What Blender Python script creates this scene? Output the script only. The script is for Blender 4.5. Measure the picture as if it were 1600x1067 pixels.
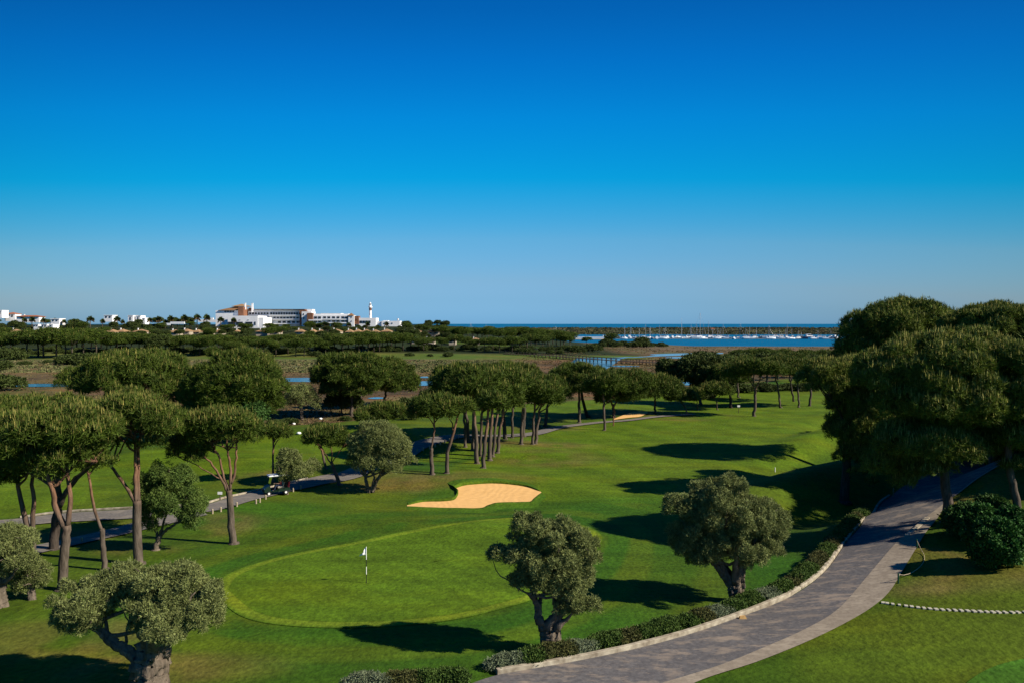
import bpy, math, random
import numpy as np
from math import radians as R, sin, cos, pi, sqrt
for o in list(bpy.data.objects): bpy.data.objects.remove(o)
scene = bpy.context.scene
col = scene.collection

# ------------------------------------------------------------------ camera
F, CX, CY = 1244.0, 800.0, 533.5          # focal length and centre in photo pixels (1600 x 1067)
CAMZ = 16.6
PITCH = math.atan((533.5 - 506.0) / F)
cd = bpy.data.cameras.new('camera'); cam = bpy.data.objects.new('camera', cd); col.objects.link(cam)
cam.location = (0, 0, CAMZ); cam.rotation_euler = (pi/2 - PITCH, 0, 0)
cd.sensor_width = 36; cd.lens = F/1600*36; cd.clip_start = 0.5; cd.clip_end = 90000
scene.camera = cam

# ------------------------------------------------------------------ sky, sun, exposure
SUN_EL, SUN_AZ = R(35), R(-17)             # azimuth measured from +X towards +Y
sv = (cos(SUN_EL)*cos(SUN_AZ), cos(SUN_EL)*sin(SUN_AZ), sin(SUN_EL))
w = bpy.data.worlds.new('World'); scene.world = w; w.use_nodes = True
nt = w.node_tree; nt.nodes.clear()
sky = nt.nodes.new('ShaderNodeTexSky'); sky.sky_type = 'NISHITA'; sky.sun_disc = False
sky.sun_elevation = SUN_EL; sky.sun_rotation = R(90) - SUN_AZ
sky.air_density = 1.0; sky.dust_density = 0.3; sky.ozone_density = 4.0; sky.altitude = 20
hs = nt.nodes.new('ShaderNodeHueSaturation'); hs.inputs['Saturation'].default_value = 1.1; hs.inputs['Value'].default_value = 1.0
gm = nt.nodes.new('ShaderNodeGamma'); gm.inputs['Gamma'].default_value = 1.0
bg = nt.nodes.new('ShaderNodeBackground'); bg.inputs['Strength'].default_value = 0.0366
wo = nt.nodes.new('ShaderNodeOutputWorld')
tn = nt.nodes.new('ShaderNodeMixRGB'); tn.blend_type = 'MULTIPLY'; tn.inputs[0].default_value = 1; tn.inputs[2].default_value = (.55, 1.0, 1.75, 1)
nt.links.new(sky.outputs[0], tn.inputs[1]); nt.links.new(tn.outputs[0], gm.inputs[0]); nt.links.new(gm.outputs[0], hs.inputs['Color'])
# clear maritime air: paler near the horizon, deep polarised blue higher up
gt = nt.nodes.new('ShaderNodeTexCoord'); sx = nt.nodes.new('ShaderNodeSeparateXYZ'); nt.links.new(gt.outputs['Generated'], sx.inputs[0])
cr = nt.nodes.new('ShaderNodeValToRGB'); cr.color_ramp.interpolation = 'LINEAR'
SKYT = [(0.005, [1.303, 1.448, 1.647]), (0.03, [1.603, 1.375, 1.32]), (0.055, [2.212, 1.454, 1.151]), (0.105, [2.486, 1.736, 1.159]), (0.178, [0.157, 2.013, 1.32]), (0.248, [0.142, 1.883, 1.43]), (0.314, [0.226, 1.537, 1.347]), (0.366, [0.5, 1.282, 1.18])]
cr.color_ramp.elements[0].position = SKYT[0][0]; cr.color_ramp.elements[0].color = (*SKYT[0][1], 1)
cr.color_ramp.elements[1].position = SKYT[-1][0]; cr.color_ramp.elements[1].color = (*SKYT[-1][1], 1)
for q_, c_ in SKYT[1:-1]: e_ = cr.color_ramp.elements.new(q_); e_.color = (*c_, 1)
def mth(op, a, b_=0.0, cl=False):
    q = nt.nodes.new('ShaderNodeMath'); q.operation = op; q.use_clamp = cl
    for i_, v in enumerate((a, b_)):
        if hasattr(v, 'is_linked'): nt.links.new(v, q.inputs[i_])
        else: q.inputs[i_].default_value = v
    return q.outputs[0]
x2 = mth('MULTIPLY', sx.outputs['X'], sx.outputs['X'])      # polarised air darkens to both sides
nt.links.new(mth('ADD', sx.outputs['Z'], mth('MULTIPLY', x2, .10)), cr.inputs[0])
side = mth('MAXIMUM', mth('ADD', mth('SUBTRACT', 1.0, mth('MULTIPLY', x2, 1.05)), mth('MULTIPLY', sx.outputs['X'], .05)), .55)
m2 = nt.nodes.new('ShaderNodeMixRGB'); m2.blend_type = 'MULTIPLY'; m2.inputs[0].default_value = 1
nt.links.new(hs.outputs[0], m2.inputs[1]); nt.links.new(cr.outputs[0], m2.inputs[2])
vm = nt.nodes.new('ShaderNodeVectorMath'); vm.operation = 'SCALE'; nt.links.new(m2.outputs[0], vm.inputs[0]); nt.links.new(side, vm.inputs['Scale'])
nt.links.new(vm.outputs[0], bg.inputs[0]); nt.links.new(bg.outputs[0], wo.inputs[0])
sd = bpy.data.lights.new('sun', 'SUN'); sd.energy = 5.0; sd.angle = R(0.53); sd.color = (1.0, 0.90, 0.74)
so = bpy.data.objects.new('sun', sd); col.objects.link(so)
import mathutils
so.rotation_euler = mathutils.Vector(sv).to_track_quat('Z', 'Y').to_euler(); so.location = (60, -20, 60)
vs = scene.view_settings; vs.view_transform = 'Standard'; vs.look = 'None'; vs.exposure = 0.75; vs.gamma = 1.0
scene.render.engine = 'CYCLES'
scene.cycles.max_bounces = 5; scene.cycles.diffuse_bounces = 2; scene.cycles.transparent_max_bounces = 6

# ------------------------------------------------------------------ numpy helpers
def S(t):
    t = np.clip(t, 0, 1); return t*t*(3-2*t)
def vnoise(x, y, sc, seed=0):
    x = np.asarray(x, float)/sc + 37.1*seed; y = np.asarray(y, float)/sc + 11.7*seed
    xi = np.floor(x); yi = np.floor(y); fx = x-xi; fy = y-yi
    fx = fx*fx*(3-2*fx); fy = fy*fy*(3-2*fy)
    def h(a, b):
        v = np.sin(a*127.1 + b*311.7 + seed*17.3)*43758.5453
        return v - np.floor(v)
    return (h(xi, yi)*(1-fx)+h(xi+1, yi)*fx)*(1-fy) + (h(xi, yi+1)*(1-fx)+h(xi+1, yi+1)*fx)*fy
def fbm(x, y, sc, seed=0, o=4):
    r = 0; a = .5; t = 0
    for i in range(o):
        r = r + a*vnoise(x, y, sc/2**i, seed+i); t += a; a *= .5
    return r/t

MARSH = -1.7; SEA = -2.0
def ye(x):   # where the golf land drops to the marsh
    return np.interp(x, [-150, -95, -70, -45, -30, -5, 25, 60, 100, 160], [200, 175, 140, 122, 128, 160, 178, 215, 255, 300])
def inellipse(x, y, cx, cy, a, b, rot):
    c, s = cos(rot), sin(rot); u = (x-cx)*c+(y-cy)*s; v = -(x-cx)*s+(y-cy)*c
    return np.sqrt((u/a)**2+(v/b)**2)
def H(x, y):
    x = np.asarray(x, float); y = np.asarray(y, float)
    z = 0.25*(fbm(x, y, 24, 3, 2)-.5)*2
    # bank to the right with the rolling mounds
    xe = 10 + (y-45)*.55
    bank = S((x-xe)/26)*3.2*S((y-25)/35)
    zone = S((x-xe+13)/14)*(1-S((x-xe-26)/12))*S((y-60)/14)*(1-S((y-135)/30))
    ph = (-.59*x+.81*y)
    z = z + bank + zone*1.6*np.cos(2*pi*(ph-49)/17.5)
    # soft swale and swell between green and trees on the left
    z = z + .35*np.cos(2*pi*(y+.35*x-62)/23)*S((y-56)/10)*(1-S((y-110)/30))*(1-S((x+2)/14))
    z = z + .9*np.exp(-(((x+22)/16)**2+((y-122)/14)**2))      # tee mound
    z = z + .8*np.exp(-(((x-2)/10)**2+((y-79)/5)**2))*0
    land = S((y-ye(x))/14)
    marshz = MARSH + .07*(fbm(x, y, 9, 8, 2)-.5)
    z = z*(1-land) + marshz*land
    # far golf strip, hill with the resort
    hf = 1 - S((x+95)/150)
    far = np.interp(y, [395, 425, 440, 600, 700, 800, 1000, 1300, 1500], [0, .7, .9, 9.0, 16.0, 17.5, 16, 8, -6])
    z = z + far*hf*(y > 395)
    z = z + (1-hf)*np.interp(y, [425, 470, 600], [0, .5, 1.2])*(1-S((x-40)/60))*(y > 425)
    # lagoon and spit
    ys = np.interp(x, [-60, 10, 50, 70, 120, 150, 260, 500], [1350, 1000, 780, 745, 735, 655, 650, 600])
    ys = ys + 12*(fbm(x, y, 60, 5, 2)-.5)
    lag = S((y-ys)/25)
    z = z*(1-lag) + (-4.5)*lag
    s0 = 1290+60*(fbm(x, y*0, 160, 6, 2)-.5)
    sp = np.clip((y-s0)/430, 0, 1)*11.5 + 1.8*(fbm(x, y, 40, 7, 3)-.5)*S((y-s0)/60)
    z = z + sp*(y > s0-5)*(1-S((y-1830)/80))*lag
    return z

CP, SP = cos(PITCH), sin(PITCH)
def ray(px, py):
    a = (px-CX)/F; b = -(py-CY)/F
    return a, CP + b*SP, -SP + b*CP            # x, y, z per unit forward
_t = np.geomspace(6, 3200, 2600)
def G(px, py):
    a, b, c = ray(px, py)
    z = CAMZ + c*_t - H(a*_t, b*_t)
    k = np.argmax(z < 0)
    if z[k] >= 0: k = len(_t)-1
    t0, t1 = _t[max(k-1, 0)], _t[k]
    for _ in range(24):
        tm = .5*(t0+t1)
        if CAMZ + c*tm - float(H(a*tm, b*tm)) < 0: t1 = tm
        else: t0 = tm
    return (a*t1, b*t1, float(H(a*t1, b*t1)))
def at(px, py, Y):
    a, b, c = ray(px, py); t = Y/b
    return (a*t, Y, CAMZ + c*t)
def GL(pts): return [G(*p) for p in pts]

# ------------------------------------------------------------------ materials
KA = .76      # measured against the exposure
def mat(name):
    m = bpy.data.materials.new(name); m.use_nodes = True
    n = m.node_tree; b = n.nodes['Principled BSDF']
    return m, n, b
def N(n, t, **kw):
    x = n.nodes.new(t)
    for k, v in kw.items():
        if k in x.inputs: x.inputs[k].default_value = v
        else: setattr(x, k, v)
    return x
def noisecol(name, c, c2=None, scale=3, rough=.8, bump=0, detail=4, spec=.2, metallic=0, stretch=None):
    m, n, b = mat(name)
    c2 = c2 or tuple(v*.7 for v in c)
    ka = 1.0 if min(c) > .75 else KA; c = tuple(v*ka for v in c); c2 = tuple(v*ka for v in c2)
    tc = N(n, 'ShaderNodeTexCoord'); ns = N(n, 'ShaderNodeTexNoise', Scale=scale, Detail=detail)
    src = tc.outputs['Object']
    if stretch:
        mp = N(n, 'ShaderNodeMapping'); mp.inputs['Scale'].default_value = stretch
        n.links.new(src, mp.inputs[0]); src = mp.outputs[0]
    n.links.new(src, ns.inputs['Vector'])
    rp = N(n, 'ShaderNodeValToRGB'); rp.color_ramp.elements[0].position = .3; rp.color_ramp.elements[1].position = .7
    rp.color_ramp.elements[0].color = (*c2, 1); rp.color_ramp.elements[1].color = (*c, 1)
    n.links.new(ns.outputs[0], rp.inputs[0]); n.links.new(rp.outputs[0], b.inputs['Base Color'])
    b.inputs['Roughness'].default_value = rough; b.inputs['Specular IOR Level'].default_value = spec
    b.inputs['Metallic'].default_value = metallic
    if bump:
        bp = N(n, 'ShaderNodeBump', Strength=.7, Distance=bump); n.links.new(ns.outputs[0], bp.inputs['Height'])
        n.links.new(bp.outputs[0], b.inputs['Normal'])
    return m
def tintmat(name, rough=.6, spec=.25, transl=0.0, nscale=0, bump=0, stretch=None, lo=.4, hi=1.5):
    """colour comes from the mesh's own 'tint' colours, broken up with noise"""
    m, n, b = mat(name)
    at_ = N(n, 'ShaderNodeAttribute'); at_.attribute_name = 'tint'
    c = at_.outputs['Color']
    if nscale:
        tc = N(n, 'ShaderNodeTexCoord'); src = tc.outputs['Object']
        if stretch:
            mp = N(n, 'ShaderNodeMapping'); mp.inputs['Scale'].default_value = stretch
            n.links.new(src, mp.inputs[0]); src = mp.outputs[0]
        ns = N(n, 'ShaderNodeTexNoise', Scale=nscale, Detail=8, Roughness=.62); n.links.new(src, ns.inputs['Vector'])
        mr = N(n, 'ShaderNodeMapRange'); mr.inputs[1].default_value = .3; mr.inputs[2].default_value = .7
        mr.inputs[3].default_value = lo; mr.inputs[4].default_value = hi
        n.links.new(ns.outputs[0], mr.inputs[0])
        mx = N(n, 'ShaderNodeVectorMath', operation='SCALE'); n.links.new(c, mx.inputs[0]); n.links.new(mr.outputs[0], mx.inputs['Scale'])
        c = mx.outputs[0]
        if bump:
            bp = N(n, 'ShaderNodeBump', Strength=1, Distance=bump); n.links.new(ns.outputs[0], bp.inputs['Height'])
            n.links.new(bp.outputs[0], b.inputs['Normal'])
    n.links.new(c, b.inputs['Base Color'])
    b.inputs['Roughness'].default_value = rough; b.inputs['Specular IOR Level'].default_value = spec
    if transl:
        tr = N(n, 'ShaderNodeBsdfTranslucent'); n.links.new(c, tr.inputs[0])
        ms = N(n, 'ShaderNodeMixShader'); ms.inputs[0].default_value = transl
        out = n.nodes['Material Output']
        n.links.new(b.outputs[0], ms.inputs[1]); n.links.new(tr.outputs[0], ms.inputs[2]); n.links.new(ms.outputs[0], out.inputs[0])
    return m
M = {}
M['leaf'] = tintmat('foliage', .65, .12, .13)
M['bark'] = tintmat('bark', .9, .1, 0, 5, .06, (1, 1, .22))
M['olivebark'] = tintmat('gnarled_bark', .95, .05, 0, 4, .12, (1, 1, .3))

def ground_mat():
    m, n, b = mat('ground')
    a = N(n, 'ShaderNodeAttribute'); a.attribute_name = 'tint'
    tc = N(n, 'ShaderNodeTexCoord')
    def noise(scale, stretch=None, rot=0, detail=4):
        src = tc.outputs['Object']
        if stretch:
            mp = N(n, 'ShaderNodeMapping'); mp.inputs['Scale'].default_value = stretch; mp.inputs['Rotation'].default_value = (0, 0, rot)
            n.links.new(src, mp.inputs[0]); src = mp.outputs[0]
        x = N(n, 'ShaderNodeTexNoise', Scale=scale, Detail=detail); n.links.new(src, x.inputs['Vector']); return x.outputs[0]
    def rng_(v, lo, hi, a0=.3, a1=.7):
        mr = N(n, 'ShaderNodeMapRange'); mr.inputs[1].default_value = a0; mr.inputs[2].default_value = a1
        mr.inputs[3].default_value = lo; mr.inputs[4].default_value = hi; n.links.new(v, mr.inputs[0]); return mr.outputs[0]
    fine = noise(3.2, detail=6); mid = noise(.33, (1, 1, 1), 0, 5); streak = noise(.55, (.25, 1.6, 1), R(12), 5)
    def mul(p, q):
        x = N(n, 'ShaderNodeMath', operation='MULTIPLY'); n.links.new(p, x.inputs[0]); n.links.new(q, x.inputs[1]); return x.outputs[0]
    k = mul(mul(mul(rng_(fine, .76, 1.24), rng_(mid, .82, 1.18)), rng_(streak, .84, 1.16)), rng_(noise(13, (1, 1, 1), 0, 3), .84, 1.16))
    v = N(n, 'ShaderNodeVectorMath', operation='SCALE'); n.links.new(a.outputs['Color'], v.inputs[0]); n.links.new(k, v.inputs['Scale'])
    # yellowish hue drift
    hue = N(n, 'ShaderNodeMixRGB', blend_type='MULTIPLY'); hue.inputs[2].default_value = (1.32, 1.06, .75, 1)
    n.links.new(rng_(noise(.16, (.5, 1.2, 1), R(20), 6), 0, .8, .45, .7), hue.inputs[0]); n.links.new(v.outputs[0], hue.inputs[1])
    n.links.new(hue.outputs[0], b.inputs['Base Color'])
    b.inputs['Roughness'].default_value = .9; b.inputs['Specular IOR Level'].default_value = .08
    bp = N(n, 'ShaderNodeBump', Strength=.8, Distance=.12); n.links.new(fine, bp.inputs['Height']); n.links.new(bp.outputs[0], b.inputs['Normal'])
    return m
M['ground'] = ground_mat()

def water_mat(name, c, rough, bscale, bdist, spec=.5):
    m, n, b = mat(name); c = tuple(v*KA for v in c)
    b.inputs['Base Color'].default_value = (*c, 1); b.inputs['Roughness'].default_value = rough
    b.inputs['Specular IOR Level'].default_value = spec; b.inputs['IOR'].default_value = 1.33
    tc = N(n, 'ShaderNodeTexCoord'); mp = N(n, 'ShaderNodeMapping'); mp.inputs['Scale'].default_value = (.4, 1.5, 1)
    ns = N(n, 'ShaderNodeTexNoise', Scale=bscale, Detail=6)
    n.links.new(tc.outputs['Object'], mp.inputs[0]); n.links.new(mp.outputs[0], ns.inputs['Vector'])
    bp = N(n, 'ShaderNodeBump', Strength=.6, Distance=bdist); n.links.new(ns.outputs[0], bp.inputs['Height']); n.links.new(bp.outputs[0], b.inputs['Normal'])
    mr = N(n, 'ShaderNodeMixRGB'); mr.inputs[1].default_value = tuple(v*.75 for v in c)+(1,); mr.inputs[2].default_value = tuple(min(1, v*1.25) for v in c)+(1,)
    n2 = N(n, 'ShaderNodeTexNoise', Scale=bscale*.12, Detail=4); n.links.new(mp.outputs[0], n2.inputs['Vector'])
    n.links.new(n2.outputs[0], mr.inputs[0]); n.links.new(mr.outputs[0], b.inputs['Base Color'])
    return m
M['sea'] = water_mat('sea_water', (.001, .115, .24), .45, .25, .3, .12)
M['pool'] = water_mat('marsh_water', (.02, .12, .22), .12, .6, .02, .5)
def road_mat(name, c1, c2, stain, sc=1.1):
    m = noisecol(name, c1, c2, 4.5, .92, .012, 9, .15); n = m.node_tree; b = n.nodes['Principled BSDF']; src = b.inputs['Base Color'].links[0].from_socket
    tc = N(n, 'ShaderNodeTexCoord'); mp = N(n, 'ShaderNodeMapping'); mp.inputs['Scale'].default_value = (.55, 1.3, 1); mp.inputs['Rotation'].default_value = (0, 0, R(35))
    n.links.new(tc.outputs['Object'], mp.inputs[0]); last = src
    for s_, lo, hi, k, cc in ((sc, .50, .62, .75, stain), (.28, .4, .7, .5, tuple(v*1.0 for v in c2)), (7.0, .58, .7, .5, tuple(v*1.2 for v in stain))):
        ns = N(n, 'ShaderNodeTexNoise', Scale=s_, Detail=8, Roughness=.65); n.links.new(mp.outputs[0], ns.inputs['Vector'])
        mr = N(n, 'ShaderNodeMapRange'); mr.inputs[1].default_value = lo; mr.inputs[2].default_value = hi; mr.inputs[3].default_value = 0; mr.inputs[4].default_value = k; n.links.new(ns.outputs[0], mr.inputs[0])
        mx = N(n, 'ShaderNodeMixRGB'); n.links.new(mr.outputs[0], mx.inputs[0]); n.links.new(last, mx.inputs[1]); mx.inputs[2].default_value = (*(v*KA for v in cc), 1); last = mx.outputs[0]
    n.links.new(last, b.inputs['Base Color']); return m
M['asphalt'] = road_mat('asphalt', (.160, .152, .152), (.090, .086, .090), (.33, .265, .205))
M['path'] = road_mat('cart_path', (.21, .19, .17), (.13, .12, .11), (.28, .24, .19))
M['sand'] = noisecol('bunker_sand', (.88, .53, .20), (.74, .43, .15), 2.4, .95, .06, 6, stretch=(.5, 2.2, 1))
def rake(m):
    n = m.node_tree; b = n.nodes['Principled BSDF']; tc = N(n, 'ShaderNodeTexCoord')
    wv = N(n, 'ShaderNodeTexWave', Scale=.35, Distortion=30.0, Detail=6); wv.inputs['Detail Scale'].default_value = .35
    n.links.new(tc.outputs['Object'], wv.inputs['Vector']); bp = N(n, 'ShaderNodeBump', Strength=.22, Distance=.04)
    n.links.new(wv.outputs['Fac'], bp.inputs['Height']); old = b.inputs['Normal'].links[0].from_node; n.links.new(bp.outputs[0], old.inputs['Normal'])
rake(M['sand'])
M['kerb'] = noisecol('kerb_stone', (.56, .50, .38), (.22, .18, .13), 2.5, .9, .01, 6)
M['stone'] = noisecol('pale_stone', (.55, .52, .42), (.40, .37, .28), 6, .9)
M['white'] = noisecol('white_render', (.80, .80, .80), (.70, .70, .71), .2, .8)
M['cream'] = noisecol('cream_render', (.50, .43, .33), (.40, .34, .26), .2, .8)
M['tile'] = noisecol('tan_roof_tiles', (.40, .25, .13), (.28, .17, .085), 1.5, .9, 0, 6)
M['redtile'] = noisecol('red_roof_tiles', (.42, .16, .08), (.30, .11, .06), 1.5, .9)
M['browntile'] = noisecol('brown_roof_tiles', (.30, .17, .08), (.20, .11, .05), 1.5, .9)
M['terra'] = noisecol('terracotta_render', (.27, .125, .07), (.20, .09, .05), .5, .85)
M['roofdark'] = noisecol('dark_roof_edge', (.06, .06, .07), (.04, .04, .05), 1, .7)
M['glass'] = noisecol('window_glass', (.03, .045, .06), (.015, .02, .03), .5, .25, spec=.5)
M['wood'] = noisecol('weathered_wood', (.14, .11, .08), (.07, .055, .04), 4, .9)
M['wood2'] = noisecol('pale_wood', (.45, .38, .27), (.32, .26, .18), 6, .9)
M['hull'] = noisecol('white_gelcoat', (.80, .81, .82), (.72, .73, .75), .3, .35, spec=.5)
M['hullblue'] = noisecol('navy_gelcoat', (.02, .04, .12), (.015, .03, .09), .3, .35, spec=.5)
M['alu'] = noisecol('mast_aluminium', (.62, .63, .65), (.5, .51, .53), 1, .4, metallic=.3)
M['canvas'] = noisecol('blue_canvas', (.03, .07, .20), (.02, .05, .15), 2, .9)
M['cartgreen'] = noisecol('dark_green_paint', (.012, .035, .022), (.01, .028, .018), 3, .3, spec=.5)
M['black'] = noisecol('black_rubber', (.02, .02, .02), (.012, .012, .012), 8, .7)
M['vinyl'] = noisecol('beige_vinyl', (.45, .40, .32), (.38, .33, .26), 8, .6)
M['plast'] = noisecol('white_plastic', (.8, .8, .78), (.72, .72, .7), 5, .5)
M['flag'] = noisecol('flag_cloth', (.82, .83, .84), (.76, .77, .79), 8, .8)
M['skin'] = noisecol('skin', (.50, .30, .21), (.44, .26, .18), 8, .6)
M['redcloth'] = noisecol('red_cloth', (.30, .03, .04), (.22, .02, .03), 8, .85)
M['navy'] = noisecol('navy_cloth', (.03, .04, .09), (.02, .03, .07), 8, .85)
M['yellow'] = noisecol('yellow_paint', (.75, .55, .08), (.65, .47, .06), 5, .5)
M['greenpaint'] = noisecol('green_paint', (.02, .10, .06), (.015, .07, .04), 5, .5)

# ------------------------------------------------------------------ mesh building
class B:
    """collects triangles, with a colour per vertex"""
    def __init__(s): s.V = []; s.T = []; s.C = []; s.n = 0
    def add(s, V, T, C=(1, 1, 1)):
        V = np.asarray(V, float).reshape(-1, 3); T = np.asarray(T, int).reshape(-1, 3)
        C = np.asarray(C, float)
        if C.ndim == 1: C = np.tile(C, (len(V), 1))
        s.V.append(V); s.T.append(T+s.n); s.C.append(C); s.n += len(V); return s
    def quads(s, V, Q, C=(1, 1, 1)):
        Q = np.asarray(Q, int).reshape(-1, 4)
        return s.add(V, np.concatenate([Q[:, [0, 1, 2]], Q[:, [0, 2, 3]]]), C)
    def box(s, x0, x1, y0, y1, z0, z1, top=1.0):
        cx, cy = (x0+x1)/2, (y0+y1)/2
        V = []
        for z, k in ((z0, 1), (z1, top)):
            V += [(cx+(x0-cx)*k, cy+(y0-cy)*k, z), (cx+(x1-cx)*k, cy+(y0-cy)*k, z), (cx+(x1-cx)*k, cy+(y1-cy)*k, z), (cx+(x0-cx)*k, cy+(y1-cy)*k, z)]
        return s.quads(V, [(3, 2, 1, 0), (4, 5, 6, 7), (0, 1, 5, 4), (1, 2, 6, 5), (2, 3, 7, 6), (3, 0, 4, 7)])
    def hip(s, x0, x1, y0, y1, z0, z1, ridge=.5, lip=.25):
        """hipped roof with an eaves band"""
        s.box(x0, x1, y0, y1, z0-lip, z0)
        ym = (y0+y1)/2; d = min((y1-y0)/2*ridge*2, (x1-x0)/2)
        V = [(x0, y0, z0), (x1, y0, z0), (x1, y1, z0), (x0, y1, z0), (x0+d, ym, z1), (x1-d, ym, z1)]
        return s.add(V, [(0, 1, 5), (0, 5, 4), (1, 2, 5), (2, 3, 4), (2, 4, 5), (3, 0, 4)])
    def tube(s, P, r, k=8, C=(1, 1, 1), cap=True, gnarl=0, rng=None):
        P = np.asarray(P, float); m = len(P); r = np.broadcast_to(np.asarray(r, float), (m,)) if np.ndim(r) else np.full(m, r)
        D = np.gradient(P, axis=0); D /= np.linalg.norm(D, axis=1)[:, None]+1e-9
        ref = np.array([1., 0, 0]) if abs(D[:, 0]).mean() < .8 else np.array([0, 1., 0])
        A = np.cross(D, ref); A /= np.linalg.norm(A, axis=1)[:, None]+1e-9; Bv = np.cross(D, A)
        an = np.arange(k)*2*pi/k
        rr = r[:, None]*np.ones(k)[None]
        if gnarl and rng is not None:
            lob = 1+gnarl*(.6*np.sin(3*an+rng.random()*6)+.4*np.sin(5*an+rng.random()*6))[None, :]
            rr = rr*lob*(1+gnarl*.9*(rng.random((m, k))-.5))
        V = P[:, None]+rr[..., None]*(np.cos(an)[None, :, None]*A[:, None]+np.sin(an)[None, :, None]*Bv[:, None])
        V = V.reshape(-1, 3); i = np.arange(m-1)[:, None]*k; j = np.arange(k)[None]; j2 = (j+1) % k
        Q = np.stack([i+j, i+j2, i+k+j2, i+k+j], -1).reshape(-1, 4)
        T = np.concatenate([Q[:, [0, 1, 2]], Q[:, [0, 2, 3]]])
        C = np.asarray(C, float)
        if C.ndim == 2: C = np.repeat(C, k, 0)
        else: C = np.tile(C, (len(V), 1))
        if cap:
            V = np.concatenate([V, P[:1], P[-1:]]); C = np.concatenate([C, C[:1], C[-1:]]); b0 = m*k
            T = np.concatenate([T, np.stack([np.full(k, b0), j2[0], j[0]], -1), np.stack([np.full(k, b0+1), (m-1)*k+j[0], (m-1)*k+j2[0]], -1)])
        return s.add(V, T, C)
    def loft(s, rings, C=(1, 1, 1)):
        """rings: list of equally long closed rings"""
        k = len(rings[0]); m = len(rings); V = np.array(rings, float).reshape(-1, 3)
        i = np.arange(m-1)[:, None]*k; j = np.arange(k)[None]; j2 = (j+1) % k
        Q = np.stack([i+j, i+j2, i+k+j2, i+k+j], -1).reshape(-1, 4)
        T = [tuple(q) for q in np.concatenate([Q[:, [0, 1, 2]], Q[:, [0, 2, 3]]])]
        for a in range(1, k-1): T += [(0, a+1, a), ((m-1)*k, (m-1)*k+a, (m-1)*k+a+1)]
        return s.add(V, T, C)
    def mesh(s, name, m, smooth=False):
        V = np.concatenate(s.V).astype(np.float32); T = np.concatenate(s.T).astype(np.int32); C = np.concatenate(s.C)
        me = bpy.data.meshes.new(name); me.vertices.add(len(V)); me.vertices.foreach_set('co', V.ravel())
        me.loops.add(len(T)*3); me.loops.foreach_set('vertex_index', T.ravel())
        me.polygons.add(len(T)); me.polygons.foreach_set('loop_start', np.arange(0, len(T)*3, 3, dtype=np.int32))
        me.polygons.foreach_set('loop_total', np.full(len(T), 3, dtype=np.int32))
        me.polygons.foreach_set('use_smooth', np.full(len(T), bool(smooth)))
        ca = me.color_attributes.new('tint', 'FLOAT_COLOR', 'POINT')
        c4 = np.ones((len(V), 4), np.float32); c4[:, :3] = C*(KA if m in ('ground', 'bark', 'olivebark') else 1); ca.data.foreach_set('color', c4.ravel())
        me.materials.append(M[m] if isinstance(m, str) else m); me.update(calc_edges=True); me.validate()
        return me
    def obj(s, name, m, parent=None, smooth=False):
        return link(name, s.mesh(name, m, smooth), parent)
def link(name, me, parent=None):
    o = bpy.data.objects.new(name, me); col.objects.link(o)
    if parent: o.parent = parent
    return o
def tag(o, label=None, cat=None, group=None, kind=None):
    if label: o['label'] = label
    if cat: o['category'] = cat
    if group: o['group'] = group
    if kind: o['kind'] = kind
    return o
def empty(name, loc, label, cat, group=None, rz=0, sc=1.0):
    o = bpy.data.objects.new(name, None); col.objects.link(o); o.location = loc
    o.rotation_euler = (0, 0, rz); o.scale = (sc, sc, sc) if np.ndim(sc) == 0 else sc; o.empty_display_size = .5
    return tag(o, label, cat, group)
def ellip(bm_, c, r, n=10, m=7, C=(1, 1, 1)):
    th = np.linspace(.02, pi-.02, m); rings = []
    for t in th: rings.append([(c[0]+r[0]*sin(t)*cos(a), c[1]+r[1]*sin(t)*sin(a), c[2]+r[2]*cos(t)) for a in np.arange(n)*2*pi/n][::-1])
    return bm_.loft(rings, C)
ORD = 'first second third fourth fifth sixth seventh eighth ninth tenth eleventh twelfth thirteenth fourteenth fifteenth sixteenth seventeenth eighteenth nineteenth'.split()
def ordw(n):
    if n < 20: return ORD[n-1]
    t = {2: 'twent', 3: 'thirt', 4: 'fort', 5: 'fift', 6: 'sixt', 7: 'sevent', 8: 'eight', 9: 'ninet'}[n//10]
    return t+'ieth' if n % 10 == 0 else t+'y-'+ORD[n % 10-1]
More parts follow.
